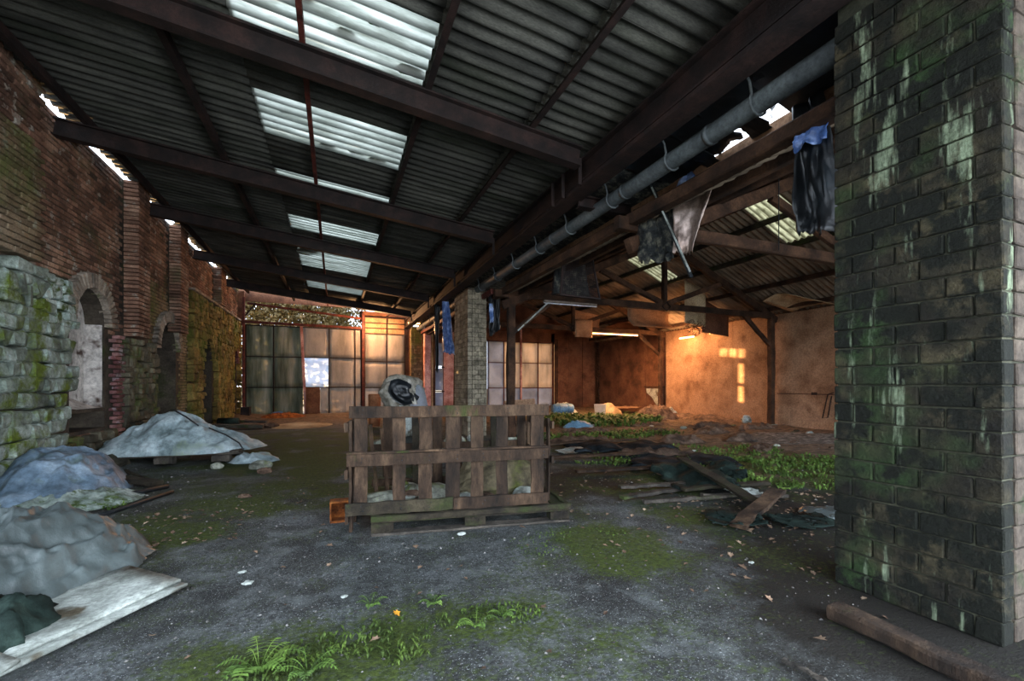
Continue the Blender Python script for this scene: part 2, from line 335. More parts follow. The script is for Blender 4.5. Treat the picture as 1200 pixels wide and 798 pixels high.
for j in range(NY+1):
    y = Y0+(Y1-Y0)*(j/NY)**1.15
    for i in range(NX+1):
        x = X0+(X1-X0)*i/NX; vs.append((x, y, gz(x, y)))
        n1 = fbm(x, y, 1.6, 7)
        ms.append(max(0, min(1, blobs(MOSS, x, y)*(1+1.1*n1)+.14+.3*n1)))
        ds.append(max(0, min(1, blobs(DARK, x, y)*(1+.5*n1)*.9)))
        rs.append(sstep(3.9, 5.4, x+.3*n1)*sstep(3.2, 4.6, y+.4*n1)+.7*sstep(12, 17, y))
me = bpy.data.meshes.new('floor'); me.from_pydata(vs, [], [(j*(NX+1)+i, j*(NX+1)+i+1, (j+1)*(NX+1)+i+1, (j+1)*(NX+1)+i) for j in range(NY) for i in range(NX)])
me.polygons.foreach_set('use_smooth', [True]*len(me.polygons))
for nm, arr in (('moss', ms), ('dark', ds), ('soil', rs)):
    at = me.attributes.new(nm, 'FLOAT', 'POINT'); at.data.foreach_set('value', arr)
fm = mat('worn_asphalt', ['#242524', '#464947', '#73787a'], 1.4, rough=.85, bump=1.0, bs=45, var=0)
t = fm.node_tree; N = t.nodes; L = t.links; b = N['Principled BSDF']; base = b.inputs['Base Color'].links[0].from_socket
pos = N.new('ShaderNodeNewGeometry').outputs['Position']
def nn(s, d=6):
    n = N.new('ShaderNodeTexNoise'); n.inputs['Scale'].default_value = s; n.inputs['Detail'].default_value = d; n.inputs['Roughness'].default_value = .7; L.new(pos, n.inputs['Vector']); return n.outputs['Fac']
def mth(op, a, c):
    m = N.new('ShaderNodeMath'); m.operation = op
    for i, v in enumerate((a, c)):
        if isinstance(v, (int, float)): m.inputs[i].default_value = v
        else: L.new(v, m.inputs[i])
    return m.outputs[0]
def mr(f, a, c):
    m = N.new('ShaderNodeMapRange'); m.inputs[1].default_value = a; m.inputs[2].default_value = c; L.new(f, m.inputs[0]); return m.outputs[0]
def mx(f, a, c):
    m = N.new('ShaderNodeMix'); m.data_type = 'RGBA'; L.new(f, m.inputs[0]); L.new(a, m.inputs[6]) if not isinstance(a, tuple) else setattr(m.inputs[6], 'default_value', a)
    L.new(c, m.inputs[7]) if not isinstance(c, tuple) else setattr(m.inputs[7], 'default_value', c); return m.outputs[2]
def att(n): a = N.new('ShaderNodeAttribute'); a.attribute_name = n; return a.outputs['Fac']
grit = mr(nn(34, 8), .38, .62)
c = mx(mth('MULTIPLY', grit, .8), base, hx('#15171a'))
c = mx(mr(nn(3.1, 8), .5, .72), c, hx('#676c6c'))
c = mx(mr(nn(110, 2), .62, .70), c, hx('#a9aeb0'))
so = N.new('ShaderNodeValToRGB'); L.new(nn(6), so.inputs[0]); so.color_ramp.elements[0].position = .35; so.color_ramp.elements[0].color = hx('#33271f'); so.color_ramp.elements[1].position = .68; so.color_ramp.elements[1].color = hx('#8a7563')
c = mx(mr(mth('ADD', att('soil'), mth('MULTIPLY', nn(8), .6)), .55, 1.0), c, so.outputs[0])
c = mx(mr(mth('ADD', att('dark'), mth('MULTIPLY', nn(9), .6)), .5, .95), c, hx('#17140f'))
mo = N.new('ShaderNodeValToRGB'); L.new(nn(24), mo.inputs[0]); mo.color_ramp.elements[0].position = .35; mo.color_ramp.elements[0].color = hx('#1f2a0a'); mo.color_ramp.elements[1].position = .7; mo.color_ramp.elements[1].color = hx('#4c5a1e')
c = mx(mr(mth('ADD', att('moss'), mth('ADD', mth('MULTIPLY', mth('SUBTRACT', nn(5), .5), 1.3), mth('MULTIPLY', mth('SUBTRACT', nn(30, 8), .5), 2.6))), .28, .95), c, mo.outputs[0])
L.new(c, b.inputs['Base Color']); me.materials.append(fm)
floor = bpy.data.objects.new('floor', me); COL.objects.link(floor); floor['kind'] = 'structure'
og = MB(); og.add([(-80, -60, -.12), (90, -60, -.12), (90, 120, -.12), (-80, 120, -.12)], [(0, 1, 2, 3)]); o = og.build('ground', 'ground'); o['kind'] = 'structure'
# loose grit, pebbles and leaf litter
g = MB()
for k in range(5200):
    u = RN.random()
    if k < 2600: x = RN.uniform(-1.8, 4.5); y = RN.uniform(1.6, 6.5)
    elif k < 4600: x = RN.uniform(3.2, 12.8); y = RN.uniform(3, 16); 
    else: x = RN.uniform(-3.4, -1.8); y = RN.uniform(4.6, 8.5)
    s_ = RN.choice((.005, .007, .009, .014))*(1 if k < 2600 else 1.6); z = gz(x, y)
    vs_, fs_ = [(x+s_*math.cos(a)*RN.uniform(.7, 1.2), y+s_*math.sin(a)*RN.uniform(.7, 1.2), z-.002) for a in (0, 1.57, 3.14, 4.71)]+[(x+R1(s_*.4), y+R1(s_*.4), z+s_*.6)], [(0, 1, 4), (1, 2, 4), (2, 3, 4), (3, 0, 4)]
    g.add(vs_, fs_)
g.build('gravel', 'gravel', floor, 'stuff')
g = MB()
def leafmesh(g, x, y, z, s_, a):
    tilt = R1(.5); P = []
    for u, v in ((0, -1), (.45, -.35), (.8, -.3), (.5, .1), (.55, .6), (.15, .45), (0, 1), (-.2, .5), (-.6, .55), (-.45, .1), (-.8, -.25), (-.4, -.35)):
        q = Vector((u*s_, v*s_, abs(u)*s_*.35)); q = Matrix.Rotation(a, 3, 'Z') @ (Matrix.Rotation(tilt, 3, 'X') @ q); P.append(Vector((x, y, z+s_*.35))+q)
    g.add(P+[Vector((x, y, z+s_*.3))], [(i, (i+1) % 12, 12) for i in range(12)])
for k in range(620):
    if k < 420: x = RN.gauss(4.3, 1.0); y = RN.gauss(3.3, 1.0)
    elif k < 500: x = RN.uniform(-1.8, -.8); y = RN.uniform(4.4, 5.6)
    else: x = RN.uniform(-1, 3.3); y = RN.uniform(1.9, 7)
    if 3.1 < x < 3.9 and 1 < y < 2: continue
    leafmesh(g, x, y, gz(x, y), RN.uniform(.015, .034), RN.uniform(0, 6))
g.build('leaf_litter', 'leaf', floor, 'stuff')
# ---- left wall
WX = -3.65
bk = MB()
ARCH = [(8.42, 9.48, .95, 2.88), (11.8, 13.05, 0, 2.80), (15.2, 16.45, 0, 2.74), (19.2, 20.05, 0, 2.62)]
TOPZ = lambda y: 5.22-.012*(y-6)
yy = 3.0
def quadx(x, y0, y1, z0a, z1a, z0b=None, z1b=None):
    z0b = z0a if z0b is None else z0b; z1b = z1a if z1b is None else z1b
    bk.add([(x, y0, z0a), (x, y1, z0b), (x, y1, z1b), (x, y0, z1a)], [(0, 1, 2, 3)])
for (a, b_, zb, zc) in ARCH:
    quadx(WX, yy, a, -.2, 5.15); r = (b_-a)/2; zs = zc-r; mid = (a+b_)/2
    if zb > 0:
        quadx(WX, a, b_, -.2, .62); quadx(WX, a, b_, .90, zb)
        bk.add([(WX, a, .62), (WX, b_, .62), (WX-.5, b_, .62), (WX-.5, a, .62)], [(0, 1, 2, 3)])
        bk.add([(WX, a, .9), (WX, b_, .9), (WX-.5, b_, .9), (WX-.5, a, .9)], [(3, 2, 1, 0)])
        quadx(WX-.5, a, b_, .62, .9)
        for q in (a, b_): bk.add([(WX, q, .62), (WX-.5, q, .62), (WX-.5, q, .9), (WX, q, .9)], [(0, 1, 2, 3)])
    nA = 14; A = [(mid-r*math.cos(PI*k/nA), zs+r*math.sin(PI*k/nA)) for k in range(nA+1)]
    D = WX-(.30 if zb > 0 else .9)
    for k in range(nA):
        quadx(WX, A[k][0], A[k+1][0], A[k][1], 5.15, A[k+1][1], 5.15)
        bk.add([(WX, *A[k]), (WX, *A[k+1]), (D, *A[k+1]), (D, *A[k])], [(0, 1, 2, 3)])
    for q in (a, b_): bk.add([(WX, q, zb), (D, q, zb), (D, q, zs), (WX, q, zs)], [(0, 1, 2, 3)])
    bk.add([(WX, a, zb), (WX, b_, zb), (D, b_, zb), (D, a, zb)], [(0, 1, 2, 3)])
    yy = b_
quadx(WX, yy, 20.3, -.2, 5.1)
bk.add([(WX, 3, 5.15), (WX-.6, 3, 5.15), (WX-.6, 20.3, 5.12), (WX, 20.3, 5.12)], [(0, 1, 2, 3)])
bk.add([(WX-1.0, 3, -.2), (WX-1.0, 20.6, -.2), (WX-1.0, 20.6, 5.15), (WX-1.0, 3, 5.15)], [(0, 1, 2, 3)])
bk.add([(WX, 3, -.2), (WX-1.0, 3, -.2), (WX-1.0, 3, 5.15), (WX, 3, 5.15)], [(0, 1, 2, 3)])
wl = bk.build('wall_left', 'mortar', origin=(0, 0, 0)); wl['kind'] = 'structure'
nb = MB(); nb.grid(10, 16, lambda u, v: (WX-.26+.02*nz(u*3, v*4), 8.42+1.06*u, .95+1.95*v)); nb.build('niche_back', 'plaster', wl)
nb = MB(); nb.grid(6, 16, lambda u, v: (WX-.02-.27*u, 9.455+.012*nz(u*3, v*5, 2), .95+1.4*v)); nb.build('niche_side', 'plaster', wl)
nb = MB(); nb.grid(8, 12, lambda u, v: (WX+.01-.30*v+.02*nz(u*4, v*4, 3), 8.44+1.02*u, .96+.20*v*math.sin(PI*u))); nb.build('window_sill', 'plaster', wl)
for (a, b_) in ((11.8, 13.05), (15.2, 16.45), (19.2, 20.05)):
    nb = MB(); nb.box(WX-.92, WX-.88, a, b_, -.1, 2.9); nb.build('niche_back', 'rubble', wl)
C = Course(); ST = Course()
def inarch(y, z, pad=.0):
    for (a, b_, zb, zc) in ARCH:
        r = (b_-a)/2; zs = zc-r; m = (a+b_)/2
        lo = .58 if zb > 0 else -1
        if z > lo-.02 and z < zs and a-pad < y < b_+pad: return True
        if z >= zs and math.hypot(y-m, z-zs) < r+pad: return True
    return False
def zone(y, z):
    if 9.5 < y < 9.95 and z < 2.2: return 'jamb'
    if 8.15 < y < 8.42 and z < 2.35: return 'jambg'
    if y < 8.45 and z < 2.9: return 'stone' 
    if 9.95 <= y < 11.45 and z < 2.3: return 'rubble'
    if y < 13.9: return 'brick' if y < 11.3 or z > 3.6 else 'brickg'
    if z < 3.9: return 'far'
    return 'brick'
PIL = [(10.2, 10.75, 2.25), (12.6, 13.2, 2.6), (16.6, 17.3, 3.95)]
z = -.1; row = 0
while z < 5.2:
    y = 5.0+(.0 if row % 2 else .125)+R1(.02)
    while y < 20.25:
        k = zone(y, z+.03); cz = z+.031+.006*nz(y, row)
        ln = .236
        if k in ('brick', 'brickg', 'jamb', 'jambg') and z+.065 < TOPZ(y):
            if not inarch(y, cz, .13 if z > 1.8 else .02) and not inarch(y+.1, cz, .1) and not inarch(y-.1, cz, .1) and not any(a-.1 < y < b_+.1 and cz > zb for a, b_, zb in PIL):
                m = {'brick': 'brick', 'brickg': 'brickgreen', 'jamb': 'jamb', 'jambg': 'brickgreen'}[k]
                ex = .09 if k in ('jamb', 'jambg') else 0
                if RN.random() > .012: C.put((WX+ex-.035+R1(.007), y, cz), (ln, .10, .060), (0, 1, 0), (1, 0, 0), m, .006, .004, R1(.02))
        y += .25
    z += .075; row += 1
for a, b_, zb in PIL:      # pilasters: stacked bricks standing proud
    z = zb; r_ = 0
    while z < 5.12:
        w2 = (b_-a)/2
        for q in (0, 1):
            C.put((WX+.10+R1(.004), a+w2*(q+.5)+R1(.004), z+.03), (w2-.012, .26, .060), (0, 1, 0), (1, 0, 0), 'brick', .006, .004)
        z += .075
z = -.1                     # near edge pier, proud of the wall, brick above stone
while z < 5.2:
    y = 5.0+(.12 if int(z/.075) % 2 else 0)
    while y < 7.4:
        if z > 2.9: C.put((WX+.07+R1(.006), min(y, 7.34), z+.03), (.236, .24, .060), (0, 1, 0), (1, 0, 0), 'brickgreen' if z < 4.3+.4*nz(y, z, 2, 2) else 'brick', .008, .006)
        y += .25
    z += .075
for (a, b_, zb, zc), m in zip(ARCH, ('archb', 'archb', 'farstone', 'jamb')):     # ring of bricks on edge
    r = (b_-a)/2; zs = zc-r; mid = (a+b_)/2; n = int(PI*(r+.1)/.085)
    for k in range(n+1):
        t_ = PI*k/n; d = Vector((0, -math.cos(t_), math.sin(t_)))
        C.put(Vector((WX+.02+R1(.006), mid, zs))+d*(r+.12), (.24, .16, .068), d, (1, 0, 0), m, .008, .004)
# stone courses
def stones(y0, y1, z0, z1, smin, smax, m, ex, cont):
    cell = smin; ny = int((y1-y0)/cell)+1; nzz = int((z1-z0)/(cell*.95))+1; used = set(); mx_ = max(1, int(round(smax/smin)))
    for r_ in range(nzz):
        for c_ in range(ny):
            if (r_, c_) in used: continue
            wd = RN.choice((1, 1, 2, 2, 1)[:2+mx_]); ht = RN.choice((1, 1, 2) if mx_ > 1 else (1,))
            while wd > 1 and any((r_, c_+q) in used for q in range(wd)): wd -= 1
            if ht > 1 and any((r_+1, c_+q) in used for q in range(wd)): ht = 1
            for a_ in range(ht):
                for q in range(wd): used.add((r_+a_, c_+q))
            l = wd*cell; h = ht*cell*.95; yc = y0+c_*cell+l/2+R1(cell*.08)+(.35*cell if r_ % 2 else 0); zc = z0+r_*cell*.95+h/2+.04*nz(yc, r_, 0, 1.2)
            if cont(yc, zc) and zc+h/2 < z1+.05 and not inarch(yc, zc, .06+l*.3):
                ST.put((WX+ex+R1(.025), yc, zc), (l*.95, .24, h*.93), (0, 1, 0), (1, 0, 0), m, min(h, l)*.12, min(h, l)*.12, R1(.07))
stones(5.0, 8.2, -.1, 2.15, .20, .3, 'stone', .06, lambda y, z: y < 8.12)
stones(7.5, 8.4, 2.15, 2.85, .12, .3, 'render', .02, lambda y, z: 7.45 < y < 8.3 and z < 2.85-.1*(y-7.45))
stones(5.0, 7.45, 2.15, 2.9, .15, .3, 'stone', .06, lambda y, z: True)
stones(9.95, 11.4, -.1, 2.25, .11, .26, 'rubble', .03, lambda y, z: zone(y, z) == 'rubble')
stones(8.4, 9.5, -.1, .6, .14, .3, 'rubble', .01, lambda y, z: True)
stones(13.9, 20.3, -.1, 3.85, .13, .26, 'farstone', .03, lambda y, z: zone(y, z) == 'far')
for k in range(22): ST.put((WX+.03, 14.1+k*.28, 3.9), (.26, .3, .07), (0, 1, 0), (1, 0, 0), 'archb', .01, .006)
C.flush(wl, 'brick', 300); ST.flush(wl, 'stone', 300, .02)
# ---- roof sheets
def zl(x): return 4.72-.1128*x
def sheet(name, parent, m, x0, x1, y0, y1, zf, pitch=.165, amp=.028, rag=(0, 0), thick=.0, swap=False):
    n = max(4, int(round((y1-y0)/pitch*6))); k = 3
    def fn(u, v):
        y = y0+(y1-y0)*u; xa = x0+rag[0]*nz(y, 1, 0, 3)*2; xb = x1+rag[1]*nz(y, 5, 0, 3)*2
        x = xa+(xb-xa)*v; return (x, y, zf(x)+amp*math.sin(2*PI*y/pitch)+(.006 if v > .5 else 0))
    g = MB(); g.grid(n, k, fn, thick=.006); return g.build(name, m, parent)
ce = bpy.data.objects.new('ceiling', None); COL.objects.link(ce); ce['kind'] = 'structure'
YB = [-1.6, -.7, .3, 1.3, 2.2, 3.1, 4.0, 4.87, 5.95, 6.92, 8.0, 8.9, 10.0, 10.92, 11.7, 12.42, 13.3, 14.2, 15.0, 15.75, 16.5, 17.25, 18.2, 19.2, 20.35]
XB = [-3.585, -1.57, -.9, .93, 2.17, 3.42]
SKY = {(4.0, 4.87), (5.95, 6.92), (8.0, 8.9), (10.0, 10.92), (12.42, 13.3), (13.3, 14.2), (15.75, 16.5), (16.5, 17.25), (1.3, 2.2)}
for a, b_ in zip(YB, YB[1:]):
    for i in range(5):
        sk = (a, b_) in SKY and i == 2
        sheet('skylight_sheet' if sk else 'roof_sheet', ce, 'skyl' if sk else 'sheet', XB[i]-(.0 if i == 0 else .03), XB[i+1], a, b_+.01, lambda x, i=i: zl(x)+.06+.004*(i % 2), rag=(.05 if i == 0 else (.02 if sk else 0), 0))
# moss clumps lying on the skylight sheets are seen dark through them
g = MB()
for (x, y, s_) in [(-.3, 4.35, .09), (.1, 4.55, .07), (.35, 4.3, .06), (.75, 4.75, .13), (-.6, 4.2, .06), (-.7, 12.7, .22), (-.6, 12.5, .2), (.3, 6.8, .1), (.6, 6.85, .1), (-.6, 6.3, .07), (-.1, 6.85, .08), (-.8, 13.0, .15)]:
    g.grid(6, 4, lambda u, v: (x+s_*math.cos(6.283*u)*(1-v)*1.5, y+s_*.7*math.sin(6.283*u)*(1-v), zl(x)+.092+.03*v))
g.build('moss_clump', 'green', ce)
# ---- steel rafters of the lean-to roof (run along x, falling to the right)
ordn = ['nearest', 'second', 'third', 'fourth', 'fifth', 'sixth', 'farthest']
RY = [1.7, 4.76, 8.0, 11.0, 14.4, 17.95]
for i, y in enumerate(RY):
    g = MB(); g.ibeam((-3.62, y, zl(-3.62)-.2), (2.85, y, zl(2.85)-.2), .14, .25, .022)
    o = g.build('steel_rafter', 'steel', origin=(0, y, zl(0)-.2))
    tag(o, ('rusty steel rafter under the lean-to roof, '+ordn[i]+' from the camera') if i else 'rusty steel rafter above the camera, out of the picture top', 'beam', 'steel rafters under the corrugated roof')
PX = [-3.25, -1.6, -.3, .93, 2.17, 3.3]
pn = ['nearest the brick wall', 'second from the brick wall', 'crossing the middle of the skylights', 'along the right edge of the skylights', 'between skylights and gutter', 'at the eave beside the gutter beam']
for i, x in enumerate(PX):
    g = MB(); wd = .05 if i in (2,) else .07
    g.prof((x, -1.5, zl(x)-.03), (x, 20.3, zl(x)-.03), [(-wd/2, -.05), (wd/2, -.05), (wd/2, .06), (wd/2-.015, .06), (wd/2-.015, -.035), (-wd/2+.0, -.035)])
    tag(g.build('roof_purlin', 'steelred' if i == 2 else 'steel', origin=(x, 9, zl(x))), 'long thin steel purlin '+pn[i], 'purlin', 'purlins under the corrugated lean-to roof')
# ---- valley beam, gutter
t_ = thing('valley_beam', 'long rusted steel beam carried by the two brick pillars above the gutter', 'beam', (3.0, 9, 4.0))
MB().ibeam((2.98, -1.5, 4.08), (2.98, 20.2, 4.08), .16, .30, .025).build('web_beam', 'steel', t_)
MB().prof((3.02, -1.5, 3.90), (3.02, 20.2, 3.90), [(-.12, -.03), (.12, -.03), (.12, .02), (-.12, .02)]).build('bottom_flange', 'steel', t_)
for y in (4.76, 5.2, 5.5, 8.0, 11.0, 14.4, 17.9):
    g = MB(); g.beam((2.86, y, 3.87), (2.86, y, 4.2), .045, .03, 1, 0); g.build('bracket', 'steel', t_)
g = MB(); g.ibeam((3.1, 5.2, 3.86), (4.25, 5.2, 3.86), .12, .16); g.build('cross_arm', 'steel', t_)
t_ = thing('rain_gutter', 'grey metal rain gutter pipe hung on strap hooks beside the steel beam', 'gutter', (3.45, 9, 3.8))
n = 60; g = MB(); g.tube([(3.42, -1+21*k/n, 3.80) for k in range(n+1)], .092, 16); g.build('pipe', 'pipe', t_)
for y in (3.2, 4.55, 6.5, 9.2, 13, 16.5):
    g = MB(); g.tube([(3.42, y, 3.80), (3.42, y+.05, 3.80)], .100, 16); g.build('pipe_collar', 'pipe', t_)
for k, y in enumerate((1.2, 2.7, 3.75, 4.85, 5.95, 7.05, 8.15, 9.25, 10.4, 12, 13.5, 15, 16.5, 18)):
    g = MB(); g.tube([(3.28, y, 4.0), (3.31, y, 3.96)]+[(3.42+.105*math.cos(a), y, 3.80+.105*math.sin(a)) for a in [PI*.8+PI*1.3*q/8 for q in range(9)]], .013, 6); g.build('hook', 'pipe', t_)
# edge flashing pieces along the eave where daylight leaks
# ---- window wall, far end (lean-to)
WY = 20.3
wb = MB(); wb.box(-3.65, -3.42, 20.35, 20.6, 3.75, 5.1); wb.box(2.98, 3.35, 20.4, 20.6, -.1, 4.1); wb.box(10.58, 10.8, 20.5, 20.56, -.1, 4.0); wb.box(10.8, 13.4, 20.52, 20.56, -.1, 4.1); wb.box(1.0, 3.5, 20.42, 20.46, 4.1, 4.6)
wb.box(4.8, 5.3, 20.5, 20.56, -.1, 4.0); wb.box(3.35, 4.34, 20.5, 20.56, -.1, 4.0); wb.box(4.34, 4.8, 20.5, 20.56, 3.3, 4.0); wb.box(4.34, 4.8, 20.5, 20.56, -.1, .2); wb.box(4.72, 4.85, 20.5, 20.56, 0, 4); wb.box(-3.65, 3.4, 20.62, 20.66, 4.75, 5.3)
# board wall; unseen holes shaped to throw low sun patches on the right wall
hx_ = [5.3, 5.72, 5.80, 5.98, 6.03, 6.28, 6.34, 6.62, 7.0]; hz = [-.1, 1.75, 2.30, 2.42, 3.10, 3.32, 3.40, 3.62, 4.0]
holes = {(2, 1), (2, 3), (1, 5), (2, 5), (4, 5), (6, 5), (1, 6), (2, 6), (4, 6), (6, 6)}
for i in range(8):
    for j in range(8):
        if (i, j) in holes: continue
        wb.box(hx_[i], hx_[i+1], 20.5, 20.53, hz[j], hz[j+1])
wb.box(7.0, 10.75, 20.5, 20.56, 3.46, 4.0); wb.box(7.0, 10.75, 20.5, 20.56, -.1, .2)
wb.add([(3.3, 20.52, 4.0), (13.4, 20.52, 4.0), (13.4, 20.52, 3.6), (8.75, 20.52, 5.7), (4.0, 20.52, 3.95)], [(0, 1, 2, 3, 4)])
wback = wb.build('wall_back', 'boarddark', origin=(0, 20.5, 0)); wback['kind'] = 'structure'
for i, (a, b_) in enumerate(((10.75, 11.6), (11.6, 12.45), (12.45, 13.35))):
    MB().box(a+.01, b_-.01, 20.42+.02*(i % 2), 20.5, -.05, 3.28).build('wall_panel', 'boarddark', wback)
    MB().box(a+.01, b_-.01, 20.44, 20.5, 3.31, 4.05).build('wall_panel', 'boarddark', wback)
for a, b_, z0 in ((4.8, 6.0, 4.02), (6.02, 7.6, 4.02), (7.62, 9.4, 4.02), (9.42, 11.2, 4.02)):
    MB().box(a, b_, 20.44, 20.5, z0, 4.55).build('wall_panel', 'boarddark', wback)
MB().box(10.68, 10.86, 20.28, 20.42, -.1, 3.7).build('corner_post', 'timber', wback)
w1 = bpy.data.objects.new('window_1', None); COL.objects.link(w1); w1.location = (-1.1, WY, 0); w1['kind'] = 'structure'
cols = [-3.35, -2.36, -1.27, -.25, .80, 1.06]; rows = [.06, 1.21, 2.47, 3.74]
for i in range(5):
    for j in range(3):
        a, b_ = cols[i], cols[i+1]; m = 'panegreen' if i < 2 else 'pane'
        if i == 2 and j == 1: m = 'paneclear'
        if i == 2 and j == 0: a = -.6
        g = MB(); g.grid(6, 6, lambda u, v: (a+(b_-a)*u, WY+.02+.012*nz(u*3+i, v*3+j), rows[j]+(rows[j+1]-rows[j])*v), thick=.005); g.build('pane', m, w1)
for i, x in enumerate(cols):
    if i == 2: continue
    MB().beam((x, WY, 0), (x, WY, 3.76), .05, .05, 1, 0).build('glazing_bar', 'steel', w1)
MB().beam((-1.15, WY-.05, .0), (-1.33, WY-.05, 3.8), .10, .07, 4, .004).build('leaning_bar', 'pinkpaint', w1)
for z in rows: MB().beam((-3.35, WY-.01, z), (1.06, WY-.01, z), .04, .05, 1, 0, up=(0, 1, 0)).build('glazing_bar', 'steel', w1)
MB().beam((-3.4, WY-.06, 3.86), (1.06, WY-.06, 3.80), .09, .10, 4, .004).build('head_rail', 'steelred', w1)
MB().beam((-3.3, WY-.02, 4.62), (1.06, WY-.02, 4.24), .07, .09, 4, .004).build('sloping_rail', 'steelred', w1)
MB().beam((-3.42, WY-.05, 0), (-3.42, WY-.05, 4.85), .09, .09, 2, .002).build('frame_post', 'steelred', w1)
MB().beam((1.14, WY-.05, 0), (1.14, WY-.05, 4.45), .12, .12, 2, .002).build('frame_post', 'steelred', w1)
MB().beam((-3.36, WY-.05, 4.1), (-3.0, WY-.05, 4.62), .05, .05, 1, 0).build('brace', 'steel', w1)
w2 = bpy.data.objects.new('window_2', None); COL.objects.link(w2); w2.location = (2.1, WY, 0); w2['kind'] = 'structure'
c2 = [1.2, 2.15, 2.95]; r2 = [.06, 1.19, 2.35, 3.60, 3.85, 4.07, 4.32]
for i in range(2):
    for j in range(6):
        g = MB(); a, b_ = c2[i], c2[i+1]
        top = r2[j+1]
        if j < 3: g.grid(4, 4, lambda u, v: (a+(b_-a)*u, WY+.02+.01*nz(u*3+i, v*3+j), r2[j]+(top-r2[j])*v), thick=.005); g.build('pane', 'pane', w2)
        else: g.box(a, b_, WY+.02+.03*(j % 2), WY+.04+.03*(j % 2), r2[j], top-.015); g.build('slat', 'board', w2)
for x in c2: MB().beam((x, WY, 0), (x, WY, 4.3), .05, .05, 1, 0).build('glazing_bar', 'steel', w2)
for z in r2: MB().beam((1.2, WY-.01, z), (2.95, WY-.01, z), .04, .05, 1, 0, up=(0, 1, 0)).build('glazing_bar', 'steel', w2)
w3 = bpy.data.objects.new('window_3', None); COL.objects.link(w3); w3.location = (8.8, 20.4, 0); w3['kind'] = 'structure'
c3 = [7.0, 7.85, 8.75, 9.75, 10.6]; r3 = [.2, 1.15, 2.42, 3.5]
for i in range(4):
    for j in range(3):
        a, b_ = c3[i], c3[i+1]
        g = MB(); g.grid(4, 4, lambda u, v: (a+(b_-a)*u, 20.42+.01*nz(u*3+i, v*3+j), r3[j]+(r3[j+1]-r3[j])*v), thick=.005); g.build('pane', 'paneblue' if j == 0 or i < 1 else 'pane', w3)
for x in c3: MB().beam((x, 20.39, 0), (x, 20.39, 3.55), .05, .05, 1, 0).build('glazing_bar', 'steelred', w3)
for z in r3: MB().beam((7.0, 20.38, z), (10.6, 20.38, z), .04, .05, 1, 0, up=(0, 1, 0)).build('glazing_bar', 'steelred', w3)
MB().beam((8.72, 20.25, 0), (8.72, 20.25, 4.3), .09, .09, 2, .002).build('frame_post', 'pinkpaint', w3)
w4 = bpy.data.objects.new('window_4', None); COL.objects.link(w4); w4.location = (4.5, 20.4, 0); w4['kind'] = 'structure'
for z0, z1 in ((.15, .95), (1.05, 2.1), (2.2, 3.3)): MB().box(4.36, 4.75, 20.42, 20.43, z0, z1).build('pane', 'paneblue', w4)
MB().beam((4.3, 20.35, 0), (4.3, 20.35, 4), .12, .12, 2, .003).build('frame_post', 'timber', w4)
MB().beam((4.3, 20.38, 1.0), (4.8, 20.38, 1.0), .1, .05, 1, 0).build('glazing_bar', 'steel', w4); MB().beam((4.3, 20.38, 2.15), (4.8, 20.38, 2.15), .1, .05, 1, 0).build('glazing_bar', 'steel', w4)
MB().box(4.8, 5.32, 20.44, 20.5, .05, 3.9).build('wall_panel', 'pinkpaint', wback)
# ---- pillars
def pillar(name, label, x0, x1, y0, y1, z1, ch, spec, joint, faces):
    t = thing(name, label, 'pillar', ((x0+x1)/2, (y0+y1)/2, 0)); d = .018
    MB().box(x0+d, x1-d, y0+d, y1-d, -.1, z1-.01).build('mortar_core', joint, t)
    Cc = Course(); z = 0; r = 0
    while z+ch <= z1+.001:
        h = ch-.009
        for f, (u0, u1, bl, m) in faces.items():
            off = 0 if r % 2 else bl/2; u = u0-off*(1 if off else 0)
            while u < u1-.01:
                a = max(u, u0); b_ = min(u+bl, u1)
                if b_-a > .045:
                    l = b_-a-.009; c = (a+b_)/2; pr = R1(.004)+.002
                    if f == 'L': Cc.put((x0+.055-pr, c, z+ch/2), (l, .11, h), (0, 1, 0), (-1, 0, 0), m, .007, .003)
                    if f == 'F': Cc.put((c, y0+.055-pr, z+ch/2), (l, .11, h), (1, 0, 0), (0, -1, 0), m, .007, .003)
                    if f == 'B': Cc.put((c, y1-.055, z+ch/2), (l, .11, h), (1, 0, 0), (0, 1, 0), m, .007, .003)
                    if f == 'R': Cc.put((x1-.055, c, z+ch/2), (l, .11, h), (0, 1, 0), (1, 0, 0), m, .007, .003)
                u += bl
        z += ch; r += 1
    Cc.flush(t, 'block', 300, .005); return t
pillar('block_pillar', 'broad damp block pillar with green algae and white run marks in the right foreground', 3.15, 3.72, 1.10, 1.92, 3.9, .122, None, 'joint',
       {'L': (1.10, 1.92, .235, 'block'), 'F': (3.265, 3.72, .235, 'blockside'), 'R': (1.1, 1.92, .24, 'blockclean')})
pillar('block_pillar', 'beige block pillar standing behind the wooden crate in mid-room', 3.15, 3.66, 10.75, 12.1, 3.84, .122, None, 'mortar',
       {'L': (10.75, 12.1, .235, 'midblock'), 'F': (3.265, 3.66, .16, 'midblock')})
pillar('block_pillar', 'narrow mossy pillar next to the far windows, behind the plastic bundle', 3.1, 3.58, 19.4, 19.8, 3.9, .122, None, 'mortar',
       {'L': (19.4, 19.8, .24, 'brickgreen'), 'F': (3.215, 3.58, .24, 'brickgreen')})
t_ = thing('timber_post', 'pink painted post beside the narrow mossy pillar at the far end', 'post', (3.78, 19.3, 0))
MB().beam((3.78, 19.3, 0), (3.78, 19.3, 3.75), .30, .25, 8, .006, up=(0, 1, 0)).build('post_shaft', 'pinkpaint', t_)
MB().beam((3.98, 19.2, 0), (3.98, 19.2, 3.7), .07, .07, 8, .01).build('cover_strip', 'cream', t_)
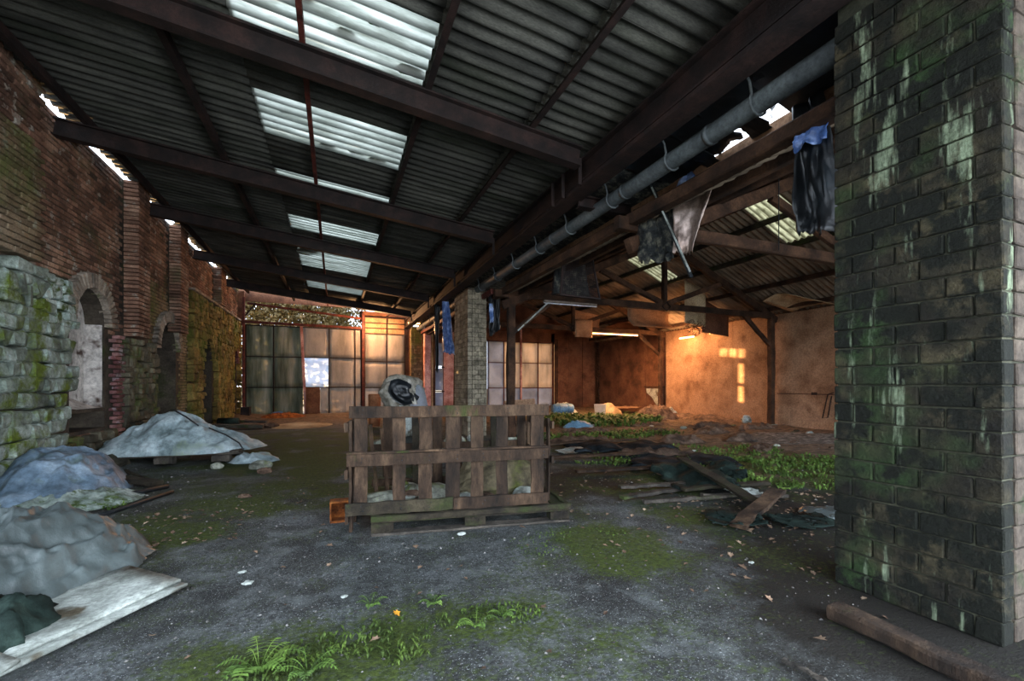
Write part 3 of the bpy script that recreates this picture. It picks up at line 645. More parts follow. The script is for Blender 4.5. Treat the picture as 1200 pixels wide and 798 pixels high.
# ---- right wing: gable roof
RX, RZ, SL = 8.7, 5.6, .44
zr = lambda x: RZ-SL*abs(x-RX)
ce2 = bpy.data.objects.new('ceiling', None); COL.objects.link(ce2); ce2['kind'] = 'structure'
YR = [-1.5, -.4, .6, 1.6, 2.6, 3.6, 4.6, 5.6, 6.65, 7.5, 8.5, 9.5, 10.4, 11.2, 12.05, 13.1, 14.1, 15.1, 16.1, 17.1, 18.1, 19.1, 20.5]
XR = [3.86, 5.2, 6.9, 8.7, 9.55, 10.5, 12.0, 13.45]
for a, b_ in zip(YR, YR[1:]):
    for i in range(7):
        sk = (a, b_) in {(6.65, 7.5), (11.2, 12.05)} and i in (3, 4)
        if a < 1 and i < 3: pass
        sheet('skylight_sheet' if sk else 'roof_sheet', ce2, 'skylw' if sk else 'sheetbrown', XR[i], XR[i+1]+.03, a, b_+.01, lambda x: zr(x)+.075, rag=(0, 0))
wr = MB(); wr.box(13.32, 13.5, -1.5, 20.6, -.2, 4.0); wright = wr.build('wall_right', 'boarddark', origin=(13.4, 9, 0)); wright['kind'] = 'structure'
ys = [-1.5, 1, 3.4, 5.8, 8.0, 9.85, 11.5, 13.2, 14.95]
for k, (a, b_) in enumerate(zip(ys, ys[1:])):
    if b_ <= 10: 
        MB().box(13.27, 13.32, a+.006, b_-.006, 1.06, 3.6).build('wall_panel', 'board', wright)
        g = MB(); g.add([(13.28, a+.01, 0), (13.34, a+.01, 0), (13.34, b_-.01, 0), (13.22, b_-.01, 0), (13.25, a+.01, 1.03), (13.32, a+.01, 1.03), (13.32, b_-.01, 1.03), (13.24, b_-.01, 1.03)], [(0, 3, 7, 4), (4, 7, 6, 5), (0, 4, 5, 1), (3, 2, 6, 7), (0, 1, 2, 3)]); g.build('wall_panel', 'board', wright)
    else: MB().box(13.27+.004*(k % 2), 13.32, a+.002, b_-.002, 0, 3.6).build('wall_panel', 'board', wright)
MB().box(13.26, 13.32, 16.3, 18.2, 0, 3.5).build('wall_panel', 'boarddark', wright); MB().box(13.25, 13.32, 18.22, 20.0, 0, 3.5).build('wall_panel', 'boarddark', wright)
MB().box(13.24, 13.28, 8.55, 8.7, 1.02, 1.1).build('hinge', 'steel', wright)
g = MB(); g.tube([(13.22, 8.05, 1.1), (13.2, 8.2, 1.05), (13.2, 8.35, .35), (13.2, 8.2, .38), (13.2, 8.1, 1.0)], .018, 6); g.build('bent_rod', 'steel', wright)
g = MB()   # irregular dark lattice strip by the corner
for k in range(26): g.beam((13.2, 20.0+R1(.12), .2+k*.13), (13.2, 20.2+R1(.12), .3+k*.13), .05, .04, 1, .01)
g.beam((13.2, 19.98, 0), (13.2, 19.98, 3.6), .05, .05, 2, .005); g.beam((13.2, 20.25, 0), (13.2, 20.25, 3.6), .05, .05, 2, .005)
g.build('lattice_strip', 'timber', wright)
# recessed bay with broken white panel
MB().box(13.29, 13.32, 15.0, 16.25, 1.3, 3.4).build('wall_panel', 'boarddark', wright)
g = MB(); g.add([(13.25, 15.1, .1), (13.25, 15.1, 1.15), (13.25, 16.2, 1.15), (13.25, 16.15, .95), (13.25, 15.8, .75), (13.25, 15.45, .35)], [(0, 1, 2, 3, 4, 5)]); 
g.add([(13.28, 15.1, .1), (13.28, 15.1, 1.15), (13.28, 16.2, 1.15), (13.28, 16.15, .95), (13.28, 15.8, .75), (13.28, 15.45, .35)], [(5, 4, 3, 2, 1, 0)]); g.add([(13.25, 15.1, 1.15), (13.28, 15.1, 1.15), (13.28, 16.2, 1.15), (13.25, 16.2, 1.15)], [(0, 1, 2, 3)])
g.build('broken_panel', 'white', wright)
MB().beam((13.24, 15.0, 1.22), (13.24, 16.3, 1.22), .06, .05, 3, .008).build('shelf_rail', 'timber', wright)
# trusses
def truss(Y, idx, left=True):
    lab = ['nearest', 'middle', 'farthest'][idx]
    t = thing('roof_truss', 'brown timber roof truss of the right wing, '+lab+' of the three', 'truss', (RX, Y, 3.5))
    xl = 3.85; xr = 13.0
    MB().beam((xl-.3, Y, 3.55), (xr+.15, Y, 3.55), .12, .18, 14, .008).build('tie_beam', 'timber', t)
    for s_, xe in ((-1, xl-.1), (1, xr+.25)):
        MB().beam((RX, Y, zr(RX)-.17), (xe, Y, zr(xe)-.17), .13, .20, 10, .008).build('rafter', 'timber', t)
        MB().beam((RX+.1*s_, Y, 3.66), (RX+s_*2.15, Y, zr(RX+2.15)-.27), .10, .14, 6, .006).build('diagonal_strut', 'timber', t)
        if s_ > 0 or left: MB().beam(((xr if s_ > 0 else xl+.15)-s_*.02, Y, 2.6), ((xr if s_ > 0 else xl+.15)-s_*1.15, Y, 3.48), .10, .12, 6, .006).build('knee_brace', 'timber', t)
    MB().beam((RX, Y, 3.5), (RX, Y, zr(RX)-.2), .12, .14, 6, .006).build('king_post', 'timber', t)
    g = MB(); g.tube([(RX-.15, Y-.09, 3.55), (RX, Y-.10, 3.68), (RX+.15, Y-.09, 3.55), (RX, Y-.10, 3.42), (RX-.15, Y-.09, 3.55)], .018, 6); g.build('iron_strap', 'steel', t)
    return t
truss(4.95, 0, False); truss(9.85, 1); truss(15.0, 2)
for (x, y, lab) in ((3.98, 9.85, 'dark timber post with a slanting brace right of the beige pillar'), (13.05, 9.85, 'brown timber post against the right wall, nearer one'), (13.05, 15.0, 'brown timber post against the right wall, farther one'), (3.98, 15.0, 'dark timber post behind the beige pillar')):
    t_ = thing('timber_post', lab, 'post', (x, y, 0))
    MB().beam((x, y, -.02), (x, y, 3.52), .19 if x < 5 else .17, .17, 12, .009, up=(0, 1, 0)).build('post_shaft', 'timber', t_)
    MB().box(x-.12, x+.12, y-.12, y+.12, 0, .06).build('footing', 'concrete', t_)
# purlins of the gable roof
names = ['lowest on the left slope', 'second on the left slope', 'third on the left slope', 'just right of the ridge', 'green edged under the skylights', 'second on the right slope', 'third on the right slope', 'lowest on the right slope']
for k, x in enumerate((4.2, 5.4, 7.0, 8.85, 9.55, 10.5, 11.8, 12.9)):
    g = MB(); g.beam((x, -1.4, zr(x)-.01), (x, 20.45, zr(x)-.01), .09, .12, 30, .007); tag(g.build('roof_purlin', 'timber' if k not in (4, 5) else 'woodgreen'), 'timber purlin of the right wing, '+names[k], 'purlin', 'timber purlins of the right wing roof')
g = MB(); g.beam((4.0, -1.4, 3.80), (4.0, 10.2, 3.80), .05, .26, 14, .006); tag(g.build('wall_plate', 'board'), 'wide brown plank running beside the gutter', 'plank')
g = MB(); g.beam((3.78, -1.4, 3.60), (3.78, 20.2, 3.60), .14, .16, 24, .008); tag(g.build('wall_plate', 'timber'), 'dark timber beam running under the gutter side', 'beam')
g = MB(); g.beam((3.55, 10.0, 3.62), (3.55, 20.2, 3.62), .08, .12, 14, .008); tag(g.build('wall_plate', 'steelred'), 'thin rusty rail running from the beige pillar to the far end', 'rail')
g = MB(); g.beam((6.6, 4.85, 3.5), (6.6, 4.85, 5.0), .012, .012, 2, .001); tag(g.build('hanging_cable', 'rubberpipe'), 'thin dark cable hanging at the nearest truss', 'cable')
# torn felt over the valley, leaving a ragged daylight gap
t_ = thing('roofing_felt', 'torn black roofing felt sagging above the gutter with daylight gaps', 'felt', (3.7, 3, 3.95))
def feltpatch(y0, y1, x0, x1, m='blacksheet', z0=4.12, holes=False):
    def fn(u, v):
        y = y0+(y1-y0)*u; x = x0+(x1-x0)*v+.07*fbm(y*3, v, 2, 3)*(1 if v > .3 else .2)
        yy_ = y+(.10*fbm(x*4, 2, 3, 8) if u in (0.0, 1.0) else 0)
        return (x, yy_, z0-(x-3.3)*.26+.03*fbm(x, y, 3)-.03)
    g = MB(); g.grid(24, 8, fn, thick=.004); g.build('felt_piece', m, t_)
feltpatch(-1.5, 2.8, 3.3, 4.12); feltpatch(2.75, 3.35, 3.3, 3.62); feltpatch(3.3, 3.75, 3.3, 3.95); feltpatch(3.7, 4.5, 3.3, 4.08); feltpatch(4.4, 20.2, 3.3, 4.12, 'felt')
feltpatch(2.98, 3.2, 3.55, 4.05, 'blacksheet', 4.08); feltpatch(3.62, 3.8, 3.7, 4.1, 'blacksheet', 4.05)
for (x, y, l) in ((3.85, 3.42, .22), (3.8, 3.2, .12), (3.9, 2.95, .14), (3.75, 3.6, .15)):
    g = MB(); g.grid(3, 6, lambda u, v: (x+.05*u+.02*math.sin(v*7), y+.1*(u-.5)*(1-v*.7), 4.06-l*v)); g.build('rag', 'blacksheet', t_)
# hanging sheets -----------------------------------------------
def hang(name, label, cat, m, P0, P1, P2, P3, nu=22, nv=26, amp=.06, rag=.05, s=4, seed=0, bulge=0):
    P0, P1, P2, P3 = map(Vector, (P0, P1, P2, P3)); nrm = (P1-P0).cross(P3-P0).normalized()
    def fn(u, v):
        e = rag*fbm(u*3, v*3, 2.5, seed)*(v if True else 1); uu = u+(e if u in (0, 1) else 0)
        p = (P0*(1-uu)+P1*uu)*(1-v)+(P3*(1-uu)+P2*uu)*v
        p = p+nrm*(amp*(math.sin(u*9+seed+2*v)*.5+fbm(u*s*.6, v*s*.3, 1.6, seed)*1.2)*(.3+v)+bulge*math.sin(PI*u))
        if v > .9: p.z += rag*1.2*fbm(u*6, 1, 2, seed+4)
        return p
    g = MB(); g.grid(nu, nv, fn, thick=.006); o = g.build(name, m)
    return tag(o, label, cat)
hang('hanging_felt', 'crumbling dark felt sheet hanging below the gutter, left of the white strip', 'felt', 'felt', (3.88, 5.02, 3.8), (3.98, 4.3, 3.75), (3.98, 4.32, 2.93), (3.88, 4.9, 3.02), amp=.07, seed=1)
hang('metal_sheet', 'bent bare metal sheet hanging beside the crumbling felt', 'sheet', 'tin', (3.95, 4.3, 3.82), (4.05, 3.72, 3.78), (3.98, 4.02, 2.95), (3.93, 4.3, 3.0), amp=.03, seed=2, bulge=.1)
hang('plastic_rag', 'bright blue-white plastic scrap on top of the bent metal sheet', 'plastic', 'bluesheet', (3.88, 4.12, 3.84), (3.93, 3.98, 3.88), (3.92, 3.78, 3.60), (3.84, 4.28, 3.62), amp=.05, seed=3, nu=12, nv=12)
hang('plastic_bag', 'black plastic sheet hanging from the roof against the damp pillar', 'plastic', 'blacksheet', (3.80, 2.66, 3.82), (3.84, 2.42, 3.86), (3.82, 2.22, 2.55), (3.78, 2.60, 2.68), amp=.09, seed=4)
hang('plastic_rag', 'blue plastic fold in the black sheet beside the damp pillar', 'plastic', 'bluesheet', (3.74, 2.60, 3.52), (3.78, 2.35, 3.66), (3.77, 2.34, 3.38), (3.73, 2.62, 3.40), amp=.05, seed=5, nu=12, nv=12)
hang('plastic_bag', 'dark plastic sheet hanging between beige pillar and timber post', 'plastic', 'blacksheet', (3.62, 10.5, 3.66), (3.95, 10.5, 3.66), (3.92, 10.5, 2.75), (3.66, 10.5, 2.55), amp=.08, seed=6)
hang('plastic_rag', 'blue plastic scrap just right of the beige pillar top', 'plastic', 'bluesheet', (3.62, 10.45, 3.4), (3.74, 10.45, 3.4), (3.72, 10.45, 2.95), (3.64, 10.45, 2.9), amp=.05, seed=7, nu=10, nv=10)
hang('plastic_rag', 'crumpled blue tarpaulin hanging left of the beige pillar', 'plastic', 'bluesheet', (3.0, 13, 3.86), (3.20, 13, 3.86), (3.40, 13, 2.25), (3.02, 13, 2.3), amp=.12, seed=8)
hang('plastic_bag', 'black plastic strips hanging beside the blue tarpaulin', 'plastic', 'blacksheet', (2.88, 13.6, 3.86), (3.08, 13.6, 3.86), (3.0, 13.6, 1.7), (2.92, 13.6, 1.8), amp=.12, seed=9)
g = MB(); g.beam((3.8, 4.55, 3.95), (3.92, 3.98, 2.62), .045, .03, 4, .002); tag(g.build('metal_strip', 'rubberpipe'), 'black slanting metal strip hanging in front of the felt', 'strip')
g = MB(); g.beam((3.77, 4.50, 3.88), (3.89, 3.97, 2.68), .012, .02, 4, .001); tag(g.build('metal_strip', 'white'), 'thin white edge strip along the slanting black strip', 'strip')
t_ = thing('wire_cage', 'dark wire mesh cage hanging under the roof right of the gutter', 'cage', (4.2, 6.8, 2.9))
A = [Vector(p) for p in ((3.86, 7.0, 3.62), (4.42, 6.9, 3.66), (4.58, 6.9, 2.94), (3.80, 7.0, 2.98))]; D = Vector((.12, .55, .12))
g = MB()
for k in range(4):
    g.beam(A[k], A[(k+1) % 4], .03, .03, 1, .002); g.beam(A[k]+D, A[(k+1) % 4]+D, .03, .03, 1, .002); g.beam(A[k], A[k]+D, .03, .03, 1, .002)
g.build('frame', 'steel', t_); g = MB()
for k in range(1, 22):
    u = k/22; g.tube([A[0].lerp(A[1], u), A[3].lerp(A[2], u)], .005, 4, False); g.tube([A[0].lerp(A[3], u), A[1].lerp(A[2], u)], .005, 4, False)
g.build('wire_mesh', 'steel', t_, 'stuff')
g = MB(); g.grid(8, 8, lambda u, v: A[0].lerp(A[1], u).lerp(A[3].lerp(A[2], u), v)+D*.9+Vector((0, .03*nz(u*4, v*4), 0)), thick=.01); g.build('back_sheet', 'felt', t_)
# fluorescent tubes & metallic strips
def striplight(p0, p1, lab, lit=0):
    p0 = Vector(p0); p1 = Vector(p1); t = thing('strip_light', lab, 'lamp', p0.lerp(p1, .5))
    MB().beam(p0, p1, .09, .05, 2, .001).build('housing', 'holder', t); q = Vector((0, -.02, -.05))
    g = MB(); g.tube([p0+q, p1+q], .018, 8); g.build('lamp_tube', 'lamp' if lit else 'tube', t)
    if lit:
        ld = bpy.data.lights.new('strip_lamp_light', 'AREA'); ld.shape = 'RECTANGLE'; ld.size = (p1-p0).length; ld.size_y = .08; ld.energy = lit; ld.color = (1.0, .50, .22)
        lo = bpy.data.objects.new('strip_lamp_light', ld); COL.objects.link(lo); lo.location = (p0+p1)/2+Vector((0, 0, -.10))
    for e in (p0, p1): g = MB(); g.beam(e+q*1.4, e, .03, .03, 1, 0); g.build('end_cap', 'holder', t)
striplight((4.85, 9.82, 3.44), (6.40, 9.82, 3.44), 'unlit strip light under the middle truss beside the wire cage')
striplight((9.5, 14.97, 3.44), (11.8, 14.97, 3.44), 'warmly glowing strip light under the farthest truss', 60)
g = MB(); g.beam((4.14, 9.80, 2.66), (5.02, 9.80, 3.45), .018, .035, 3, .001); tag(g.build('metal_strip', 'white'), 'pale metal strip along the brace right of the beige pillar', 'strip')
# broken ceiling boards under the gable
def bd(lab, pts, m, th=.012, curl=0):
    P = [Vector(p) for p in pts]
    nrm = (P[1]-P[0]).cross(P[3]-P[0]).normalized()
    g = MB(); g.grid(8, 8, lambda u, v: P[0].lerp(P[1], u).lerp(P[3].lerp(P[2], u), v)+nrm*(curl*math.sin(PI*v)+.01*nz(u*3, v*3)), thick=th); tag(g.build('ceiling_board', m), lab, 'board')
bd('cream board hanging upright under the ridge, behind the middle truss', [(10.55, 11.0, 4.72), (11.45, 11.0, 4.95-.45), (11.45, 11.0, 3.25), (10.55, 11.0, 3.35)], 'cream')
bd('brown board hanging right of the cream board', [(11.5, 11.2, 4.25), (12.7, 11.2, 3.75), (12.7, 11.2, 3.0), (11.5, 11.2, 3.1)], 'boarddark')
bd('curled brown board sagging left of the cream board', [(10.0, 13.2, 4.3), (11.9, 13.2, 4.1), (11.9, 12.9, 3.45), (10.0, 12.9, 3.45)], 'board', curl=.2)
bd('brown board hanging under the farthest truss', [(9.6, 16.5, 4.6), (11.0, 16.5, 4.4), (11.0, 16.5, 3.5), (9.6, 16.5, 3.5)], 'board', curl=.15)
bd('small board hanging from the farthest tie beam at its middle', [(8.7, 14.85, 3.9), (9.5, 14.85, 3.9), (9.5, 14.85, 3.2), (8.7, 14.85, 3.2)], 'board')
bd('tan board peeling from the roof beside the right wall', [(12.1, 8.6, 3.95), (13.1, 7.9, 3.6), (13.1, 9.2, 3.58), (12.2, 9.5, 3.9)], 'cream', curl=.12)
bd('brown board lying across the rafters behind the wire cage', [(4.6, 11.0, 3.7), (6.0, 11.0, 4.3), (6.2, 12.4, 4.35), (4.6, 12.4, 3.7)], 'board')
bd('brown board sagging under the right slope near the corner', [(11.8, 15.6, 4.1), (13.0, 15.6, 3.6), (13.0, 17.5, 3.6), (11.8, 17.5, 4.0)], 'boarddark', curl=.1)
g = MB()
for k in range(70):
    p = Vector((RN.uniform(10.6, 11.5), 11.0+R1(.08), RN.uniform(3.05, 3.4)));  q = p+Vector((R1(.18), R1(.1), R1(.12))); g.tube([p, (p+q)/2+R3(.03), q], .008, 4, False)
tag(g.build('reed_matting', 'timber', kind='stuff'), 'frayed dark reed matting hanging below the cream board', 'matting')
# warm lamps at the glow spots, giving fill light to the far end
def warmlamp(p, l, lab, power, axis=(0, 1, 0), rad=.12):
    p = Vector(p); a = Vector(axis)*l/2; t = thing('wall_fill_lamp', lab, 'lamp', p)
    MB().beam(p-a*1.1+Vector((.05, 0, .04)), p+a*1.1+Vector((.05, 0, .04)), .05, .04, 1, 0).build('lamp_body', 'holder', t)
    g = MB(); g.tube([p-a, p+a], .028, 8); g.build('lamp_tube', 'lamp', t)
    ld = bpy.data.lights.new('lamp_light', 'POINT'); ld.energy = power; ld.color = (1.0, .50, .22); ld.shadow_soft_size = rad
    lo = bpy.data.objects.new('lamp_light', ld); COL.objects.link(lo); lo.location = p+Vector((-.75, -.05, -.25)) if axis == (0, 1, 0) else p+Vector((-1.6, .0, -.15))
warmlamp((13.1, 13.55, 3.22), .75, 'long warm lamp glowing high on the right wall', 30)
warmlamp((13.1, 12.3, 3.27), .18, 'small warm lamp right of the long glowing lamp', 10)
warmlamp((3.2, 19.3, 4.02), .5, 'added warm lamp under the eave at the far end of the gutter, standing in for sunlight', 95, axis=(1, 0, 0))  # added lamp standing in for a sunlit glow, warms the far roof strip
# ================================================================ OBJECTS
# ---- crate
A8 = math.radians(-8.7); EX = Vector((math.cos(A8), math.sin(A8), 0)); EY = Vector((-EX.y, EX.x, 0)); O = Vector((.29, 4.0, 0))
def LP(x, y, z): return O+EX*x+EY*y+Vector((0, 0, z))
def lbox(g, x0, x1, y0, y1, z0, z1, j=.004):   # worn board in crate coordinates
    L_ = (x1-x0, y1-y0, z1-z0); ax = max(range(3), key=lambda k: L_[k]); c = [(x0+x1)/2, (y0+y1)/2, (z0+z1)/2]
    a = list(c); b_ = list(c); a[ax] = (x0, y0, z0)[ax]; b_[ax] = (x1, y1, z1)[ax]
    if ax == 0: g.beam(LP(*a), LP(*b_), L_[1], L_[2], 8, j)
    elif ax == 1: g.beam(LP(*a), LP(*b_), L_[0], L_[2], 8, j)
    else: g.beam(LP(*a), LP(*b_), L_[1], L_[0], 8, j, up=tuple(EX))
    return g
pal = thing('wooden_pallet', 'mossy wooden pallet lying on the floor under the slatted crate frames', 'pallet', LP(.9, .6, 0))
for x0, x1 in ((0, .19), (.83, 1.02), (1.66, 1.85)):
    for y0 in (0, .5, 1.05): lbox(MB(), x0, x1, y0, y0+.13, .03, .115, .005).build('block', 'woodgreen', pal)
for y0 in (0, .5, 1.05): lbox(MB(), 0, 1.85, y0, y0+.13, .118, .14).build('stringer', 'woodgreen', pal); 
for y0 in (0, .5, 1.05): lbox(MB(), 0, 1.85, y0, y0+.12, .006, .028).build('bottom_board', 'greywood', pal)
for k in range(9): x0 = .0+k*.214; lbox(MB(), x0, x0+.13, 0.02, 1.17, .142, .162).build('deck_board', 'woodgreen', pal)
lbox(MB(), -.0, 1.86, -.02, .03, .135, .185).build('edge_rail', 'woodgreen', pal)
lbox(MB(), 1.82, 1.86, 0.03, 1.15, .142, .18).build('edge_rail', 'woodgreen', pal)
fr = thing('slatted_frame', 'front slatted wooden frame of the crate with three long rails', 'frame', LP(.7, .12, .19))
lbox(MB(), -.19, 1.66, .06, .085, 1.045, 1.15, .003).build('rail', 'wood', fr)
lbox(MB(), -.21, 1.65, .05, .08, .62, .725, .004).build('rail', 'wood', fr)
lbox(MB(), -.21, 1.65, .04, .085, .73, .748, .003).build('rail', 'wood', fr)
lbox(MB(), -.22, .72, .03, .06, .19, .30, .004).build('rail', 'woodgreen', fr); lbox(MB(), .725, 1.64, .03, .06, .19, .295, .004).build('rail', 'wood', fr)
for rl in [c for c in fr.children if c.name.startswith('rail')]:
    bb = [v.co for v in rl.data.vertices]; zc_ = (min(v.z for v in bb)+max(v.z for v in bb))/2+wloc(fr).z
    if max(v.z for v in bb)-min(v.z for v in bb) < .05: continue
    for q in (-.08, .26, .51, .76, 1.01, 1.25, 1.6):
        for dz in (-.018, .02):
            p = LP(q+R1(.015), .0, zc_+dz)
            xs_ = [(v-Vector()).dot(EX) for v in bb]; w0 = wloc(fr)
            lo = (w0-O).dot(EX)+min(xs_); hi = (w0-O).dot(EX)+max(xs_)
            if not lo+.02 < q < hi-.02: continue
            yf = (w0-O).dot(EY)+min(v.dot(EY) for v in bb)
            g = MB(); c0 = LP(q+R1(.012), yf+.004, zc_+dz+R1(.006)); g.tube([c0+EY*.004, c0-EY*.003], .0055, 6); g.build('nail_head', 'rubberpipe', rl)
SL_ = [(-0.147, -0.039), (0.179, 0.292), (0.414, 0.534), (0.659, 0.791), (0.896, 1.014), (1.138, 1.252), (1.487, 1.618)]
for a, b_ in SL_: lbox(MB(), a, b_, .087, .11, .20, 1.07+R1(.01), .004).build('slat', 'wood', fr)
bf = thing('slatted_frame', 'rear slatted wooden frame of the crate, seen through the front one', 'frame', LP(.7, 1.1, .17))
for z0, z1 in ((.98, 1.06), (.60, .67), (.19, .27)): lbox(MB(), -.08, 1.72, 1.12, 1.145, z0, z1).build('rail', 'wood', bf)
for k, (a, b_) in enumerate(((0.042, 0.145), (0.361, 0.437), (0.592, 0.699), (0.877, 0.927), (1.274, 1.357), (1.599, 1.706), (1.727, 1.771))): lbox(MB(), a, b_, 1.09, 1.115, .17 if k % 3 else .3, 1.04+R1(.02)).build('slat', 'woodgreen' if k % 3 == 1 else 'wood', bf)
sf = thing('slatted_frame', 'left side frame of the crate seen edge on beside the front frame', 'frame', LP(-.22, .6, 0))
for k, y in enumerate((.12, .42, .72, 1.02)): lbox(MB(), -.20, -.175, y, y+.09, .02, 1.02-.0*k).build('slat', 'wood', sf)
for z0 in (.92, .50, .10): lbox(MB(), -.235, -.203, .10, 1.2, z0, z0+.08).build('rail', 'wood', sf)
rf = thing('slatted_frame', 'right side frame of the crate, seen edge on at the crate end', 'frame', LP(1.70, .6, .17))
for y in (.2, .5, .8): lbox(MB(), 1.70, 1.72, y, y+.08, .17, 1.0).build('slat', 'wood', rf)
for z0 in (.9, .55): lbox(MB(), 1.722, 1.745, .15, 1.1, z0, z0+.07).build('rail', 'wood', rf)
for k, (p, q, lab) in enumerate((((.02, .55, .15), (-.05, .5, .95), 'thin slanting lath inside the crate on the left'), ((.12, .65, .15), (.05, .62, .9), 'second slanting lath inside the crate on the left'), ((.42, .9, .45), (-.1, .9, .62), 'short lath lying across the crate behind the left slats'))):
    g = MB(); g.beam(LP(*p), LP(*q), .035, .025, 5, .004); tag(g.build('wooden_lath', 'wood'), lab, 'lath')
def rock(name, lab, p, r, m, sx=1, sy=1, sz=.6, seed=0, cat='stone', group=None, rot=0, nf=.35):
    g = MB(); nu, nv = 14, 9
    def fn(u, v):
        a = 2*PI*u; b_ = PI*(v-.5); d = Vector((math.cos(a)*math.cos(b_), math.sin(a)*math.cos(b_), math.sin(b_)))
        k = 1+nf*noise.noise(d*1.6+Vector((seed, seed*.7, 0))); q = Vector((d.x*sx, d.y*sy, d.z*sz))*r*k
        q = Matrix.Rotation(rot, 3, 'Z') @ q; q.z = max(q.z, -r*sz*.6); return Vector(p)+q+Vector((0, 0, r*sz*.58))
    g.grid(nu, nv, fn, smooth=False); return tag(g.build(name, m), lab, cat, group)
ct = [((.10, .4), .17, 'concrete', 1.5, 'big mossy stone inside the crate behind the left slats'), ((.30, .3), .09, 'concrete', 1.1, 'small rounded mossy stone at the crate front left'),
      ((.55, .55), .17, 'concrete', 1.5, 'flat stone slab leaning in the crate centre left'), ((.50, .3), .08, 'concrete', 1.2, 'white chunk of stone in the crate centre left'), ((.72, .4), .10, 'concrete', 1.2, 'angular grey stone in the middle of the crate'),
      ((.62, .8), .12, 'concrete', 1.3, 'grey stone at the back of the crate centre'), ((.95, .7), .12, 'rubbish', 1.3, 'brown rubble lump in the crate middle'), ((1.5, .45), .11, 'white', 1.4, 'pale flat stone at the crate right end'), ((1.1, .4), .08, 'rubbish', 1.5, 'low brown rubble in front of the pale sack')]
for k, ((x, y), r, m, sx, lab) in enumerate(ct): rock('stone', lab, LP(x, y, .165), r, m, sx, 1, .55, seed=k*3.1, rot=k)
for k in range(14):
    x_ = RN.uniform(.0, 1.0); y_ = RN.uniform(.2, .95)
    rock('stone', 'broken stone chips piled inside the crate', LP(x_, y_, .17+RN.uniform(0, .08)), RN.uniform(.04, .09), RN.choice(('concrete', 'concrete', 'white', 'rubbish')), 1.5, 1, .5, k*1.3+40, group='stone chips inside the crate', rot=k)
rock('rubble_sack', 'large pale sack of rubble slumped in the right half of the crate', LP(1.25, .72, .165), .33, 'sack', 1.35, 1, .75, seed=5.5, cat='sack')
t_ = thing('tin_box', 'small open rusty box lying at the left foot of the crate', 'box', (.04, 4.62, 0))
g = MB(); cx, cy = .04, 4.62
for a in ((-.09, -.075, -.07, .07, .02, .19), (.075, .09, -.07, .07, .02, .19), (-.075, .075, .055, .07, .02, .19), (-.09, .09, -.07, .07, .0, .02), (-.09, .09, -.07, .07, .19, .205)): g.box(cx+a[0], cx+a[1], cy+a[2], cy+a[3], a[4], a[5])
g.build('box_shell', 'rust', t_)
# ---- draped heaps
def crum(x, y, z, fr, seed):      # crease network of crumpled sheeting
    q = Vector((x*fr*.95+seed, y*fr*.75-x*fr*.35, z*fr*.9+seed)); q = q+.45*noise.noise_vector(q*.7)
    d1 = noise.voronoi(q)[0]; q2 = Vector((q.x*2.3+q.y*.9, q.y*2.0, q.z*2.2)); d2 = noise.voronoi(q2)[0]; d3 = noise.voronoi(q2*2.3)[0]
    return 2.0*(d1[0]-.4)+1.1*(d2[0]-.4)+.35*(d3[0]-.4)+.6*(1-abs(noise.noise(q*.8))*3)
def heap(name, lab, cat, m, c, rx, ry, h, z0=0.0, rot=0, seed=0, fold=.06, nu=110, nv=46, sq=2.0, peaks=None, fr=5, parent=None, lip=.02):
    cx, cy = c; ca, sa = math.cos(rot), math.sin(rot)
    def fn(u, v):
        a = 2*PI*u; r = v; k = (abs(math.cos(a))**sq+abs(math.sin(a))**sq)**(-1/sq)
        k *= 1+.10*noise.noise(Vector((math.cos(a)*1.7, math.sin(a)*1.7, seed)))
        fr_ = crum(math.cos(a)*.9, math.sin(a)*.9, r*.5, fr*.9, seed+3)
        k *= 1+fold/max(rx, ry)*1.0*fr_*min(1, r*1.3)
        lxx = rx*r*k*math.cos(a); lyy = ry*r*k*math.sin(a)
        if peaks: 
            zz = 0
            for (px_, py_, pr, ph) in peaks: zz = max(zz, ph*max(0, 1-math.hypot((lxx-px_)/pr, (lyy-py_)/pr))**.9) if False else max(zz, ph*math.exp(-(((lxx-px_)/pr)**2+((lyy-py_)/pr)**2)**.75))
            zz *= 1-r**6
        else: zz = h*(1-r**2.4)
        x = cx+lxx*ca-lyy*sa; y = cy+lxx*sa+lyy*ca
        V = crum(x, y, zz, fr, seed)
        zz += fold*V*math.sin(PI*min(1, r*.86+.12))
        return (x, y, z0+gz(x, y)*(1 if z0 < .05 else 0)+max(lip*(1-r*.5), zz))
    g = MB(); g.grid(nu, nv, fn); 
    if parent is not None: return g.build(name, m, parent)
    return tag(g.build(name, m), lab, cat)
# tarpaulin mound on its own pallet by the left wall
tp = thing('wooden_pallet', 'grey wooden pallet under the tarpaulin mound by the left wall', 'pallet', (-2.7, 9.0, 0))
pa = Matrix.Translation((-2.62, 8.62, 0)) @ Matrix.Rotation(-.1, 4, 'Z')
def pbox(a, b_, w, h): 
    g = MB(); g.beam(pa @ Vector(a), pa @ Vector(b_), w, h, 6, .005); return g
zb = .06
for x in (-.75, .05, .85, -1.0):
    if x == -1.0: continue
    for y in (.06, .6): pbox((x-.13, y, zb+.05), (x+.13, y, zb+.05), .14, .11).build('block', 'greywood', tp)
for y in (.06, .6): pbox((-1.05, y, zb+.125), (1.15, y, zb+.125), .13, .03).build('stringer', 'greywood', tp)
for x in (-.9, -.5, -.1, .3, .7, 1.05): pbox((x, 0, zb+.155), (x, 1.1, zb+.155), .14, .025).build('deck_board', 'greywood', tp)
